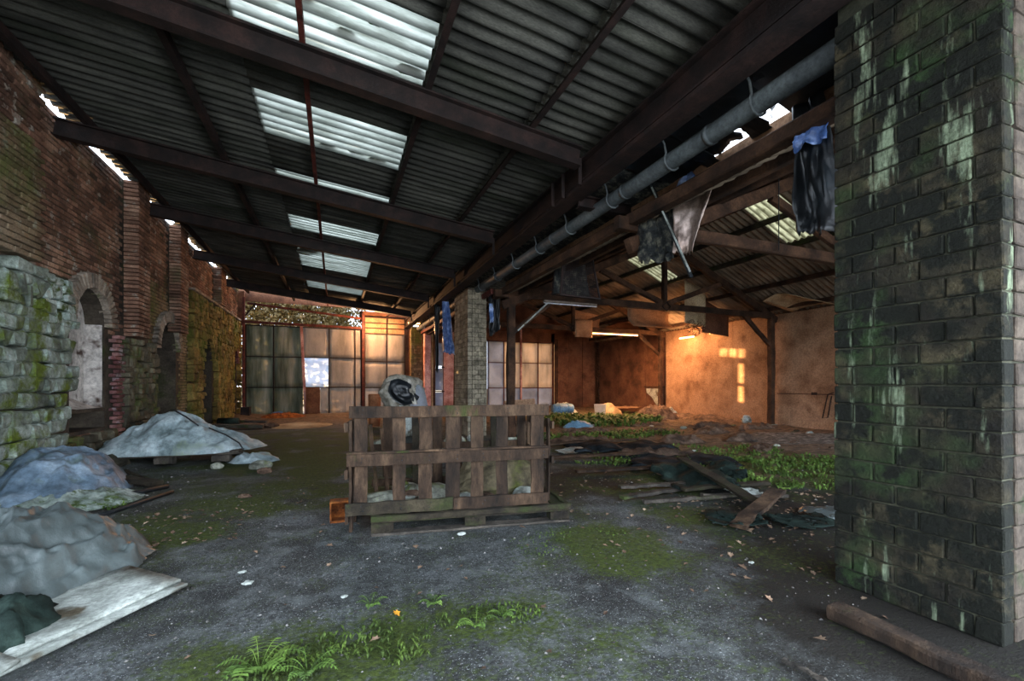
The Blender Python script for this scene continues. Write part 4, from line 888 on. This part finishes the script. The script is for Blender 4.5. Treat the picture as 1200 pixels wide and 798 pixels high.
heap('tarpaulin', 'pale blue-grey tarpaulin draped over a mound on the pallet by the left wall', 'tarpaulin', 'tarp', (-2.50, 9.2), 1.20, .66, .62, z0=.19, rot=-.12, seed=2.3, fold=.065, sq=2.6, peaks=[(-.12, .05, .8, .66), (-.75, -.1, .6, .22), (.65, .05, .55, .36), (.2, .0, .7, .46)], fr=3.2, nu=190, nv=80, lip=.03)
heap('tarpaulin', 'loose tarpaulin corner trailing right of the mound', 'tarpaulin', 'tarp', (-1.35, 8.75), .42, .3, .12, z0=.0, rot=-.3, seed=4, fold=.04, nu=40, nv=16)
g = MB(); g.tube([(-2.55, 8.98, .92), (-2.3, 8.75, .80), (-2.1, 8.62, .66)], .012, 6); tag(g.build('tie_rope', 'rubberpipe'), 'short dark cord lying down the front of the tarpaulin mound', 'rope')
g = MB(); g.tube([(-1.95, 8.6, .62), (-1.7, 8.55, .5), (-1.5, 8.5, .36), (-1.42, 8.4, .25)], .012, 6); tag(g.build('tie_rope', 'rubberpipe'), 'dark cord on the right flank of the tarpaulin mound', 'rope')
rock('stone', 'small square mossy block in front of the pallet by the left wall', (-1.75, 8.2, 0), .07, 'concrete', 1.2, 1, .9, 3)
rock('stone', 'mossy stone right of the tarpaulin mound', (-1.1, 7.9, 0), .12, 'concrete', 1.3, 1, .7, 5); rock('stone', 'dark brown stone beside the mossy stone right of the mound', (-1.0, 7.5, 0), .08, 'rubbish', 1.3, 1, .7, 8)
rock('rubble_mound', 'low rubble bank against the left wall behind the mound', (-3.3, 8.6, .0), .34, 'rubble', .7, 1.6, .5, 9, cat='rubble')
for k in range(10):
    rock('stone', 'rough stone fallen along the foot of the left wall', (-3.35+R1(.12), 9.6+k*.33, gz(-3.3, 9.6+k*.33)-.02), RN.uniform(.07, .14), 'rubble', 1.2, 1, .8, k*1.7, group='stones fallen along the left wall')
# blue tarp heap front-left
heap('tarpaulin', 'faded blue tarpaulin heap against the foot of the left stone wall', 'tarpaulin', 'bluetarp', (-3.02, 6.95), .58, .95, .42, rot=.15, seed=6.1, fold=.06, fr=3.8, nu=140, nv=60)
heap('debris_heap', 'pale gritty plaster debris spilling in front of the blue tarpaulin', 'debris', 'render', (-2.75, 6.35), .66, .5, .15, rot=.1, seed=7.7, fold=.02, fr=9)
def plank(name, lab, p0, p1, w, h, m, cat='plank', j=.006, roll=None):
    g = MB(); p0 = Vector(p0); p1 = Vector(p1); p0.z += gz(p0.x, p0.y); p1.z += gz(p1.x, p1.y); g.beam(p0, p1, w, h, 10, j); return tag(g.build(name, m), lab, cat)
plank('wooden_plank', 'mossy half-round plank lying right of the blue tarpaulin heap', (-2.95, 7.45, .09), (-2.15, 7.0, .05), .16, .06, 'woodgreen')
plank('wooden_plank', 'thin green-edged lath leaning beside the mossy plank', (-2.75, 7.75, .12), (-2.2, 7.15, .03), .03, .03, 'woodgreen')
g = MB(); g.tube([(-2.78, 6.2, .08), (-2.6, 6.2, .05), (-2.3, 6.45, .04), (-2.0, 6.85, .035)], .03, 10); tag(g.build('pipe', 'rubberpipe'), 'upper of two black pipes on the floor by the left wall', 'pipe')
g = MB(); g.tube([(-2.35, 5.25, .04), (-2.15, 5.7, .03), (-1.85, 6.5, .03)], .022, 10); tag(g.build('pipe', 'rubberpipe'), 'lower thinner of two black pipes on the floor by the left wall', 'pipe')
rock('stone_slab', 'flat mossy stone slab below the black pipes at the left edge', (-2.85, 5.5, .0), .30, 'concrete', 1.2, .9, .35, 12)
# grey plastic bag heap, boards
heap('plastic_sheet', 'shiny grey-green plastic sheet bundle in the lower left corner', 'plastic', 'greybag', (-1.93, 3.78), .40, .78, .40, rot=-.55, seed=3.4, fold=.10, nu=170, nv=80, fr=4.2)
heap('plastic_sheet', 'dark green plastic tail of the bundle at the left edge', 'plastic', 'greenbag', (-1.75, 3.0), .30, .38, .22, rot=-.5, seed=9.4, fold=.07, nu=60, nv=26, fr=5)
rock('boulder', 'blue-grey rounded sack end behind the grey plastic bundle', (-2.75, 4.95, 0), .24, 'bluetarp', 1.2, 1, .9, 4, cat='sack', nf=.2)
wb_ = [((-.95, 3.50), (-1.36, 3.90), (-2.2, 2.95), (-1.68, 2.45), .012, 'top dirty white board under the grey plastic bundle'), ((-.90, 3.45), (-1.3, 3.8), (-2.05, 2.8), (-1.62, 2.38), .0, 'lower white board sticking out under the top one'), ((-1.35, 2.72), (-1.75, 3.05), (-2.1, 2.6), (-1.5, 2.2), .03, 'separate white board corner at the bottom left')]
for k, (a, b_, c_, d_, dz, lab) in enumerate(wb_):
    z0 = .012+dz*1.3; P = [Vector((*q, z0)) for q in (a, b_, c_, d_)]; g = MB()
    g.grid(10, 6, lambda u, v: P[0].lerp(P[3], u).lerp(P[1].lerp(P[2], u), v)+Vector((0, 0, .006*nz(u*4, v*4, k)+.012)), thick=.016); tag(g.build('white_board', 'white'), lab, 'board')
# ---- far left: planks, roll, blue thing
plank('wooden_plank', 'thick grey plank on the floor near the far left corner', (-3.3, 14.9, .06), (-2.0, 14.9, .07), .3, .1, 'greywood'); plank('wooden_plank', 'second grey plank behind the thick one at the far left', (-3.0, 16.4, .12), (-2.1, 16.3, .1), .2, .08, 'greywood')
g = MB(); g.tube([(-3.3, 15.6, .2), (-2.75, 15.5, .2)], .12, 14); tag(g.build('plastic_roll', 'greenbag'), 'dark green roll lying on the planks at the far left', 'roll')
rock('debris_heap', 'pale crumpled debris at the right end of the far left planks', (-1.85, 15.4, 0), .2, 'rubbish', 1, 1.4, .5, 3, cat='debris')
MBb = MB(); MBb.box(-3.4, -3.1, 19.5, 19.9, .1, .45); tag(MBb.build('wooden_box', 'steel'), 'dark box at the foot of the far left corner', 'box')
heap('plastic_tub', 'bright blue plastic sheet lying before the far windows', 'plastic', 'blue', (-2.1, 19.6), .33, .25, .14, seed=1, fold=.03, nu=24, nv=8)
heap('sand_patch', 'pale sandy patch on the floor before the far windows', 'debris', 'cream', (-1.0, 15.6), .9, 1.2, .05, seed=5, fold=.01, nu=40, nv=14)
heap('leaf_heap', 'brown leaf heap along the foot of the far windows', 'leaves', 'rust', (-1.9, 19.2), .8, .5, .12, seed=8, fold=.03, nu=40, nv=12, fr=8)
t_ = thing('wooden_box', 'brown board box closing the missing lower window pane', 'box', (-.9, 20.1, 0))
MB().box(-1.15, -.6, 20.1, 20.16, .05, 1.2).build('board', 'boarddark', t_); MB().box(-1.05, -.7, 19.95, 20.08, .05, .35).build('lower_board', 'boarddark', t_)
# bundle and drum in front of the far windows
t_ = thing('steel_drum', 'pale drum wrapped under the torn plastic bundle behind the crate', 'drum', (1.55, 11.6, 0))
g = MB(); g.tube([(1.55, 11.6, .02), (1.55, 11.6, .3), (1.55, 11.6, .55), (1.55, 11.6, .82)], .42, 20); g.build('drum_body', 'white', t_)
hp = thing('plastic_bundle', 'torn pale plastic bundle with a black opening standing behind the crate', 'bundle', (1.58, 11.4, .82))
g = MB(); nu = 48
def bfn(u, v):
    a = 2*PI*u; b_ = PI*(v-.5); d = Vector((math.cos(a)*math.cos(b_), math.sin(a)*math.cos(b_), math.sin(b_)))
    k = 1+.25*noise.noise(d*1.8+Vector((3, 1, 2)))+.14*(1-abs(noise.noise(d*3.5))*3)*.5+.05*(1-abs(noise.noise(d*9))*3); return Vector((1.58, 11.4, 1.17))+Vector((d.x*.50, d.y*.42, max(-.35, d.z*.42)))*k
g.grid(nu, 24, bfn); g.build('plastic_wrap', 'sackpale', hp)
g = MB(); g.grid(20, 14, lambda u, v: Vector((1.52, 10.90, 1.15))+Vector((math.cos(6.283*u)*.32*(1-v)*(1+.7*noise.noise(Vector((math.cos(6.283*u)*1.3, math.sin(6.283*u)*1.3, 4)))), -.02+.05*nz(u*9, v*4)+.13*(1-v)**2, (math.sin(6.283*u)*.31-.12*math.cos(6.283*u))*(1-v)))); g.build('dark_opening', 'blacksheet', hp)
g = MB(); g.grid(14, 10, lambda u, v: Vector((1.78+.20*u-.1*v, 10.93+.03*math.sin(u*9)+.1*u, .84+.42*v*(1-.4*u)))); g.build('folded_flap', 'sackpale', hp)
heap('plastic_sheet', 'milky plastic draped down the right side of the bundle', 'plastic', 'paneclear', (1.98, 11.2), .22, .25, .75, z0=.55, seed=2, fold=.05, nu=30, nv=16)
t_ = thing('clay_stump', 'orange-brown clay pot left of the torn plastic bundle', 'pot', (1.12, 14.0, 0))
g = MB(); g.tube([(1.12, 14, .05), (1.12, 14, .5), (1.12, 14, 1.0), (1.12, 14, 1.04)], [.16, .18, .19, .17], 16); g.build('pot_body', 'clay', t_)
for k, (x, y, r, m, lab) in enumerate(((3.1, 9.9, .17, 'white', 'pale block at the foot of the beige pillar'), (2.4, 9.2, .2, 'concrete', 'grey rubble seen through the crate, nearer one'), (1.8, 8.4, .14, 'white', 'white chunk on the floor behind the crate'), (4.6, 10.6, .3, 'rubbish', 'dark rubble by the timber post'), (2.6, 8.2, .12, 'concrete', 'small grey rubble behind the crate right end'), (.9, 9.6, .16, 'concrete', 'mossy lump on the floor behind the crate left end'))):
    rock('stone', lab, (x, y, gz(x, y)), r, m, 1.2, 1, .7, k*2.3)
bd('bent brown board leaning behind the timber post', [(4.2, 10.9, .9), (5.1, 10.9, .95), (5.3, 10.9, .45), (4.4, 10.9, .5)], 'board', curl=.1)
# ---- right wing ground
def sheetground(lab, pts, m, seed, amp=.05, z=.03, name='plastic_sheet', cat='plastic'):
    P = [Vector((*q, 0)) for q in pts]; g = MB()
    def fn(u, v):
        e = 1 if 0 < u < 1 and 0 < v < 1 else 0; p = P[0].lerp(P[1], u).lerp(P[3].lerp(P[2], u), v); p = p+Vector((.08*fbm(u*2, v*2, 2, seed), .08*fbm(u*2, v*2, 2, seed+3), 0))
        p.z = gz(p.x, p.y)+z+amp*(.5+.5*math.sin(p.x*7+seed+3*nz(p.x, p.y, seed, 2)))*(.3+.7*e)+amp*.6*abs(fbm(p.x, p.y, 3, seed)); return p
    g.grid(26, 18, fn, thick=.004); return tag(g.build(name, m), lab, cat)
sheetground('dark green plastic sheet draped over planks on the rubble', [(3.9, 4.2), (4.6, 3.9), (5.2, 4.9), (4.4, 5.3)], 'greenbag', 1, .10)
sheetground('second dark green sheet fold right behind the first', [(4.7, 4.4), (5.1, 4.2), (5.6, 4.9), (5.1, 5.2)], 'greenbag', 2, .10)
sheetground('black plastic sheet lying behind the green sheets', [(4.3, 5.6), (6.0, 5.0), (6.6, 5.9), (4.8, 6.6)], 'tarfelt', 3, .06)
sheetground('large black sheet among the weeds further back', [(4.2, 7.2), (6.3, 6.6), (6.6, 7.5), (4.5, 8.3)], 'tarfelt', 4, .08)
sheetground('green-grey crumpled sheet at the near edge of the rubble', [(3.25, 3.05), (3.72, 2.82), (3.95, 3.15), (3.45, 3.4)], 'greenbag', 5, .07)
sheetground('grey flat sheet beside the damp pillar', [(4.25, 2.75), (4.9, 2.45), (5.1, 2.9), (4.5, 3.1)], 'greybag', 6, .03)
sheetground('dark green sheet strip right of the short board', [(3.85, 2.75), (4.4, 2.55), (4.5, 2.9), (4.0, 3.1)], 'greenbag', 7, .03)
sheetground('white cloth scrap on the rubble beside the crossed boards', [(4.35, 3.7), (4.7, 3.55), (4.8, 3.85), (4.45, 4.0)], 'white', 8, .05)
sheetground('white scrap left of the black sheets, behind the crate', [(4.0, 7.2), (4.7, 7.1), (4.7, 7.6), (4.0, 7.6)], 'white', 9, .05)
sheetground('brown cardboard sheet lying at the foot of the back wall', [(11.6, 16.2), (13.0, 16.2), (12.9, 17.2), (11.8, 17.2)], 'board', 10, .02, .25, 'cardboard', 'cardboard')
PL = [((3.05, 4.15, .05), (4.1, 4.25, .04), .09, 'greywood', 'thin plank pointing left toward the crate'), ((3.35, 4.6, .05), (4.2, 4.4, .05), .10, 'greywood', 'grey plank behind the thin plank'), ((3.2, 3.95, .03), (4.2, 3.75, .03), .05, 'greywood', 'narrow lath lying before the green sheets'),
      ((4.75, 5.0, .22), (4.15, 3.2, .06), .15, 'woodgreen', 'long mossy board slanting down over the green sheets'), ((3.45, 2.95, .04), (4.55, 3.35, .16), .15, 'wood', 'short dark board crossing below the mossy board'), ((3.9, 4.1, .08), (5.1, 3.9, .08), .10, 'woodgreen', 'mossy plank under the long slanting board'),
      ((4.0, 3.9, .04), (4.9, 3.5, .05), .08, 'greywood', 'pale split plank beneath the crossing'), ((5.2, 6.3, .1), (3.4, 6.9, .05), .14, 'wood', 'long dark plank behind the crate right end'), ((3.3, 5.6, .05), (4.6, 5.3, .06), .12, 'wood', 'dark plank right of the crate'), ((3.6, 8.1, .1), (6.2, 7.9, .12), .16, 'wood', 'charred plank in front of the tall weeds')]
for a, b_, w_, m, lab in PL: plank('wooden_plank', lab, a, b_, w_, .035, m)
g = MB(); lp = [(2.68, 1.60, .05), (2.70, 1.40, .06), (2.70, 1.2, .06), (2.62, .95, .05)]
g.beam((2.66, 1.62, .05), (2.66, .9, .045), .13, .08, 8, .004, ch=.2); tag(g.build('rotten_log', 'wood'), 'rotten split timber lying before the damp pillar', 'log')
plank('wooden_plank', 'thin splinter of wood on the floor at the bottom edge', (2.0, 1.45, .02), (2.05, 1.2, .02), .02, .015, 'greywood')
t_ = thing('blue_barrel', 'pale blue barrel lying among the weeds at the back', 'barrel', (8.6, 14.8, .15))
g = MB(); g.tube([(7.8, 15, .38), (7.87, 15, .38), (8.2, 15, .38), (8.6, 15, .38), (8.67, 15, .38)], [.17, .2, .215, .2, .17], 18); g.build('barrel_body', 'teal', t_)
for x in (8.05, 8.42): g = MB(); g.tube([(x-.02, 15, .38), (x+.02, 15, .38)], .22, 18); g.build('hoop', 'teal', t_)
g = MB(); g.tube([(9.7, 14.6, .1), (9.7, 14.6, .35), (9.7, 14.6, .55)], [.2, .22, .24], 14); tag(g.build('plastic_bucket', 'paneclear'), 'pale bucket right of the blue barrel', 'bucket')
heap('plastic_bag', 'blue bag lying in the weeds below the barrel', 'plastic', 'teal', (6.9, 11.5), .5, .3, .2, seed=3, fold=.05, nu=30, nv=12)
heap('plastic_bag', 'white bags heaped behind the blue barrel', 'plastic', 'white', (9.0, 16.3), .6, .4, .5, seed=4, fold=.08, nu=36, nv=14)
heap('plastic_bag', 'pale rubble bags right of the bucket', 'plastic', 'cream', (11.2, 16.2), .6, .4, .4, seed=5, fold=.08, nu=36, nv=14)
heap('debris_heap', 'brown rag heap at the foot of the right wall', 'debris', 'rubbish', (11.6, 13.6), .9, .7, .42, seed=6, fold=.1, nu=50, nv=18)
heap('debris_heap', 'reddish soil bank along the right wall', 'debris', 'rubbish', (12.7, 12.6), .45, 1.9, .16, seed=16, fold=.05, nu=50, nv=14, fr=3)
heap('plastic_bag', 'white plastic bag against the right wall', 'plastic', 'white', (12.7, 14.2), .35, .3, .38, seed=7, fold=.08, nu=36, nv=14)
rock('stone', 'white chunk standing at the foot of the right wall below the sun marks', (12.85, 10.6, .03), .16, 'white', 1, 1, 1.1, 2)
heap('debris_heap', 'flat grey concrete patch beside the right wall', 'debris', 'gravel', (10.6, 7.2), 1.6, 1.2, .03, seed=17, fold=.006, nu=50, nv=10)
rub = [(5.2, 8.6), (7.4, 7.8), (8.2, 9.6), (9.6, 9), (6.4, 10.2), (9.2, 11.4), (10.8, 10.2), (5.6, 6.6), (7.9, 6.2), (9.0, 7.6), (10.4, 12.6), (11.8, 9.4)]
for k, (x, y) in enumerate(rub): heap('debris_heap', 'low bank of pale rubble among the weeds of the right wing', 'debris', 'rubbish', (x, y), RN.uniform(.5, .9), RN.uniform(.2, .4), RN.uniform(.06, .13), seed=k*2.2, fold=.05, nu=46, nv=14, fr=7, rot=R1(.5)).__setitem__('group', 'rubble banks of the right wing')
for k in range(70):
    x = RN.uniform(4.2, 12.5); y = RN.uniform(4.0, 14); rock('stone', 'broken rubble stone scattered in the right wing', (x, y, gz(x, y)-.01), RN.uniform(.03, .09), RN.choice(('concrete', 'rubbish', 'rubble', 'white')), 1.3, 1, .6, k, group='rubble stones of the right wing')
for k, (x, y, r) in enumerate(((-1.0, 6.0, .05), (-.62, 3.62, 0.0193), (-.55, 3.4, 0.0248), (1.05, 3.78, 0.0275), (.95, 5.4, .03), (2.9, 2.35, 0.0165), (.05, 2.95, 0.0165))):
    rock('stone', ['mossy brown stone lying alone left of the crate', 'white pebble, farther of two on the open floor', 'flat white stone on the open floor', 'white stone just before the crate', 'small pale stone beyond the crate', 'white pebble near the damp pillar', 'flat pale chip on the open floor'][k], (x, y, gz(x, y)), r, ['rubbish', 'white', 'white', 'white', 'white', 'white', 'white'][k], 1.4, 1, .5, k+20)
# ---- plants
def weeds(lab, c, rx, ry, n, h, m='green', name='weed_patch', seed=0, wid=.02):
    r = random.Random(seed); g = MB()
    for k in range(n):
        a = r.uniform(0, 6.283); q = math.sqrt(r.random()); x = c[0]+rx*q*math.cos(a); y = c[1]+ry*q*math.sin(a)
        if fbm(x, y, 2.2, seed) < -.05: continue
        z = gz(x, y); hh = h*r.uniform(.4, 1.1); d = Vector((r.uniform(-1, 1), r.uniform(-1, 1), 0)).normalized(); s_ = Vector((-d.y, d.x, 0))*wid*r.uniform(.6, 1.4)
        b0 = Vector((x, y, z)); p1 = b0+d*hh*.35+Vector((0, 0, hh*.6)); p2 = b0+d*hh*.9+Vector((0, 0, hh*.75))
        g.add([b0-s_*.2, b0+s_*.2, p1+s_, p2, p1-s_], [(0, 1, 2, 4), (4, 2, 3)])
    o = g.build(name, m, kind='stuff'); return tag(o, lab, 'weeds')
weeds('tall pale green weeds growing around the blue barrel', (8.3, 12.8), 2.4, 1.7, 2600, .36, seed=1, wid=.035)
weeds('green weeds in the middle of the right wing', (6.6, 9.4), 2.2, .9, 1500, .16, seed=2, wid=.025)
weeds('bright grass patch left of the damp pillar', (6.6, 4.6), 1.9, 1.1, 4200, .10, 'green', seed=3, wid=.013)
weeds('grass between the rubble banks', (6.2, 6.4), 2.4, .8, 2600, .09, 'green', seed=4, wid=.014)
weeds('moss and grass growing on the floor cracks in front', (.35, 2.35), .8, .22, 1300, .035, 'grass', seed=5, wid=.006)
weeds('green shoots by the black pipes on the left', (-2.35, 5.9), .25, .3, 260, .06, 'green', seed=6, wid=.01)
weeds('grass tufts by the crate foot and right of it', (1.9, 3.3), .6, .35, 500, .02, 'grass', seed=7, wid=.006)
def fern(lab, c, n, L_, sd):
    r = random.Random(sd); t = thing('fern', lab, 'fern', (c[0], c[1], gz(*c)))
    for k in range(n):
        a = 6.283*k/n+r.uniform(-.3, .3); d = Vector((math.cos(a), math.sin(a), 0)); s_ = Vector((-d.y, d.x, 0)); l = L_*r.uniform(.7, 1.1); g = MB(); st = []
        for i in range(12):
            u = i/11; p = Vector((*c, gz(*c)))+d*l*u+Vector((0, 0, l*.55*math.sin(u*2.4)*.8+.008)); st.append(p)
            if 0 < i < 11:
                w_ = l*.26*math.sin(PI*min(1, u*.9+.12))
                for s2 in (-1, 1): g.add([p, p+d*l*.045, p+s_*s2*w_+d*l*.06+Vector((0, 0, -.006)), p+s_*s2*w_*.8], [(0, 1, 2, 3)])
        g.tube(st, .0016, 4, False); g.build('frond', 'green', t)
fern('large green fern tuft at the bottom edge of the floor', (-.33, 2.33), 11, .20, 1); fern('green fern tuft beside the large one', (-.12, 2.22), 8, .15, 2); fern('small yellow-green fern right of the floor centre', (.72, 2.3), 5, .13, 3); fern('tiny fern sprig right of the small yellow-green fern', (.9, 2.35), 4, .10, 4); fern('low fern sprig above the yellow leaf', (.2, 2.75), 6, .10, 5); fern('flat fern sprig right of the yellow leaf', (.55, 2.62), 6, .09, 6)
fern('broad-leaved sprout by the damp pillar grass', (5.2, 3.75), 7, .12, 8)
for x, y, lab, m in ((.33, 2.6, 'bright yellow round leaf on the floor in front', 'yellow'), (2.75, 2.3, 'pale brown leaf before the damp pillar', 'leaf'), (2.62, 2.15, 'curled reddish leaf before the damp pillar', 'leaf'), (1.15, 2.35, 'orange-brown leaf on the right floor', 'leaf'), (2.35, 1.5, 'dry leaf beside the rotten timber', 'leaf'), (2.5, 4.6, 'pinkish crumpled leaf right of the crate', 'leaf'), (1.62, 3.72, 'crumpled pale leaf at the right foot of the crate', 'leaf'), (-.05, 3.9, 'brown leaf on the floor left of the crate', 'leaf')):
    g = MB(); leafmesh(g, x, y, gz(x, y), .028 if m == 'yellow' else .04, RN.uniform(0, 6)); tag(g.build('fallen_leaf', m), lab, 'leaf')
# ---- outside hedge behind the far windows
t_ = thing('hedge', 'autumn-leaved hedge seen through the gap above the far windows', 'hedge', (-3, 26, 0)); r = random.Random(3); g = MB()
for k in range(34000):
    y = 25+r.uniform(0, 2.2); x = r.uniform(-9, 1.6 if y < 25.8 else .7); z = r.uniform(.2, 7.2) if k % 2 else r.uniform(4.0, 6.5); p = Vector((x, y, z)); a = Vector((r.uniform(-1, 1), r.uniform(-1, 1), r.uniform(-1, 1))).normalized(); b_ = a.cross(Vector((r.uniform(-1, 1), r.uniform(-1, 1), r.uniform(-1, 1)))).normalized(); s_ = r.uniform(.06, .13)
    g.add([p-a*s_, p+b_*s_*.6, p+a*s_, p-b_*s_*.6], [(0, 1, 2, 3)])
g.build('foliage', fol, t_, 'stuff')
for k in range(14):
    x = -8.5+k*.72; g = MB(); g.tube([(x, 26, -.1), (x+R1(.3), 26, 3), (x+R1(.5), 26, 6.5)], [.06, .045, .02], 6); g.build('stem', 'bark', t_)
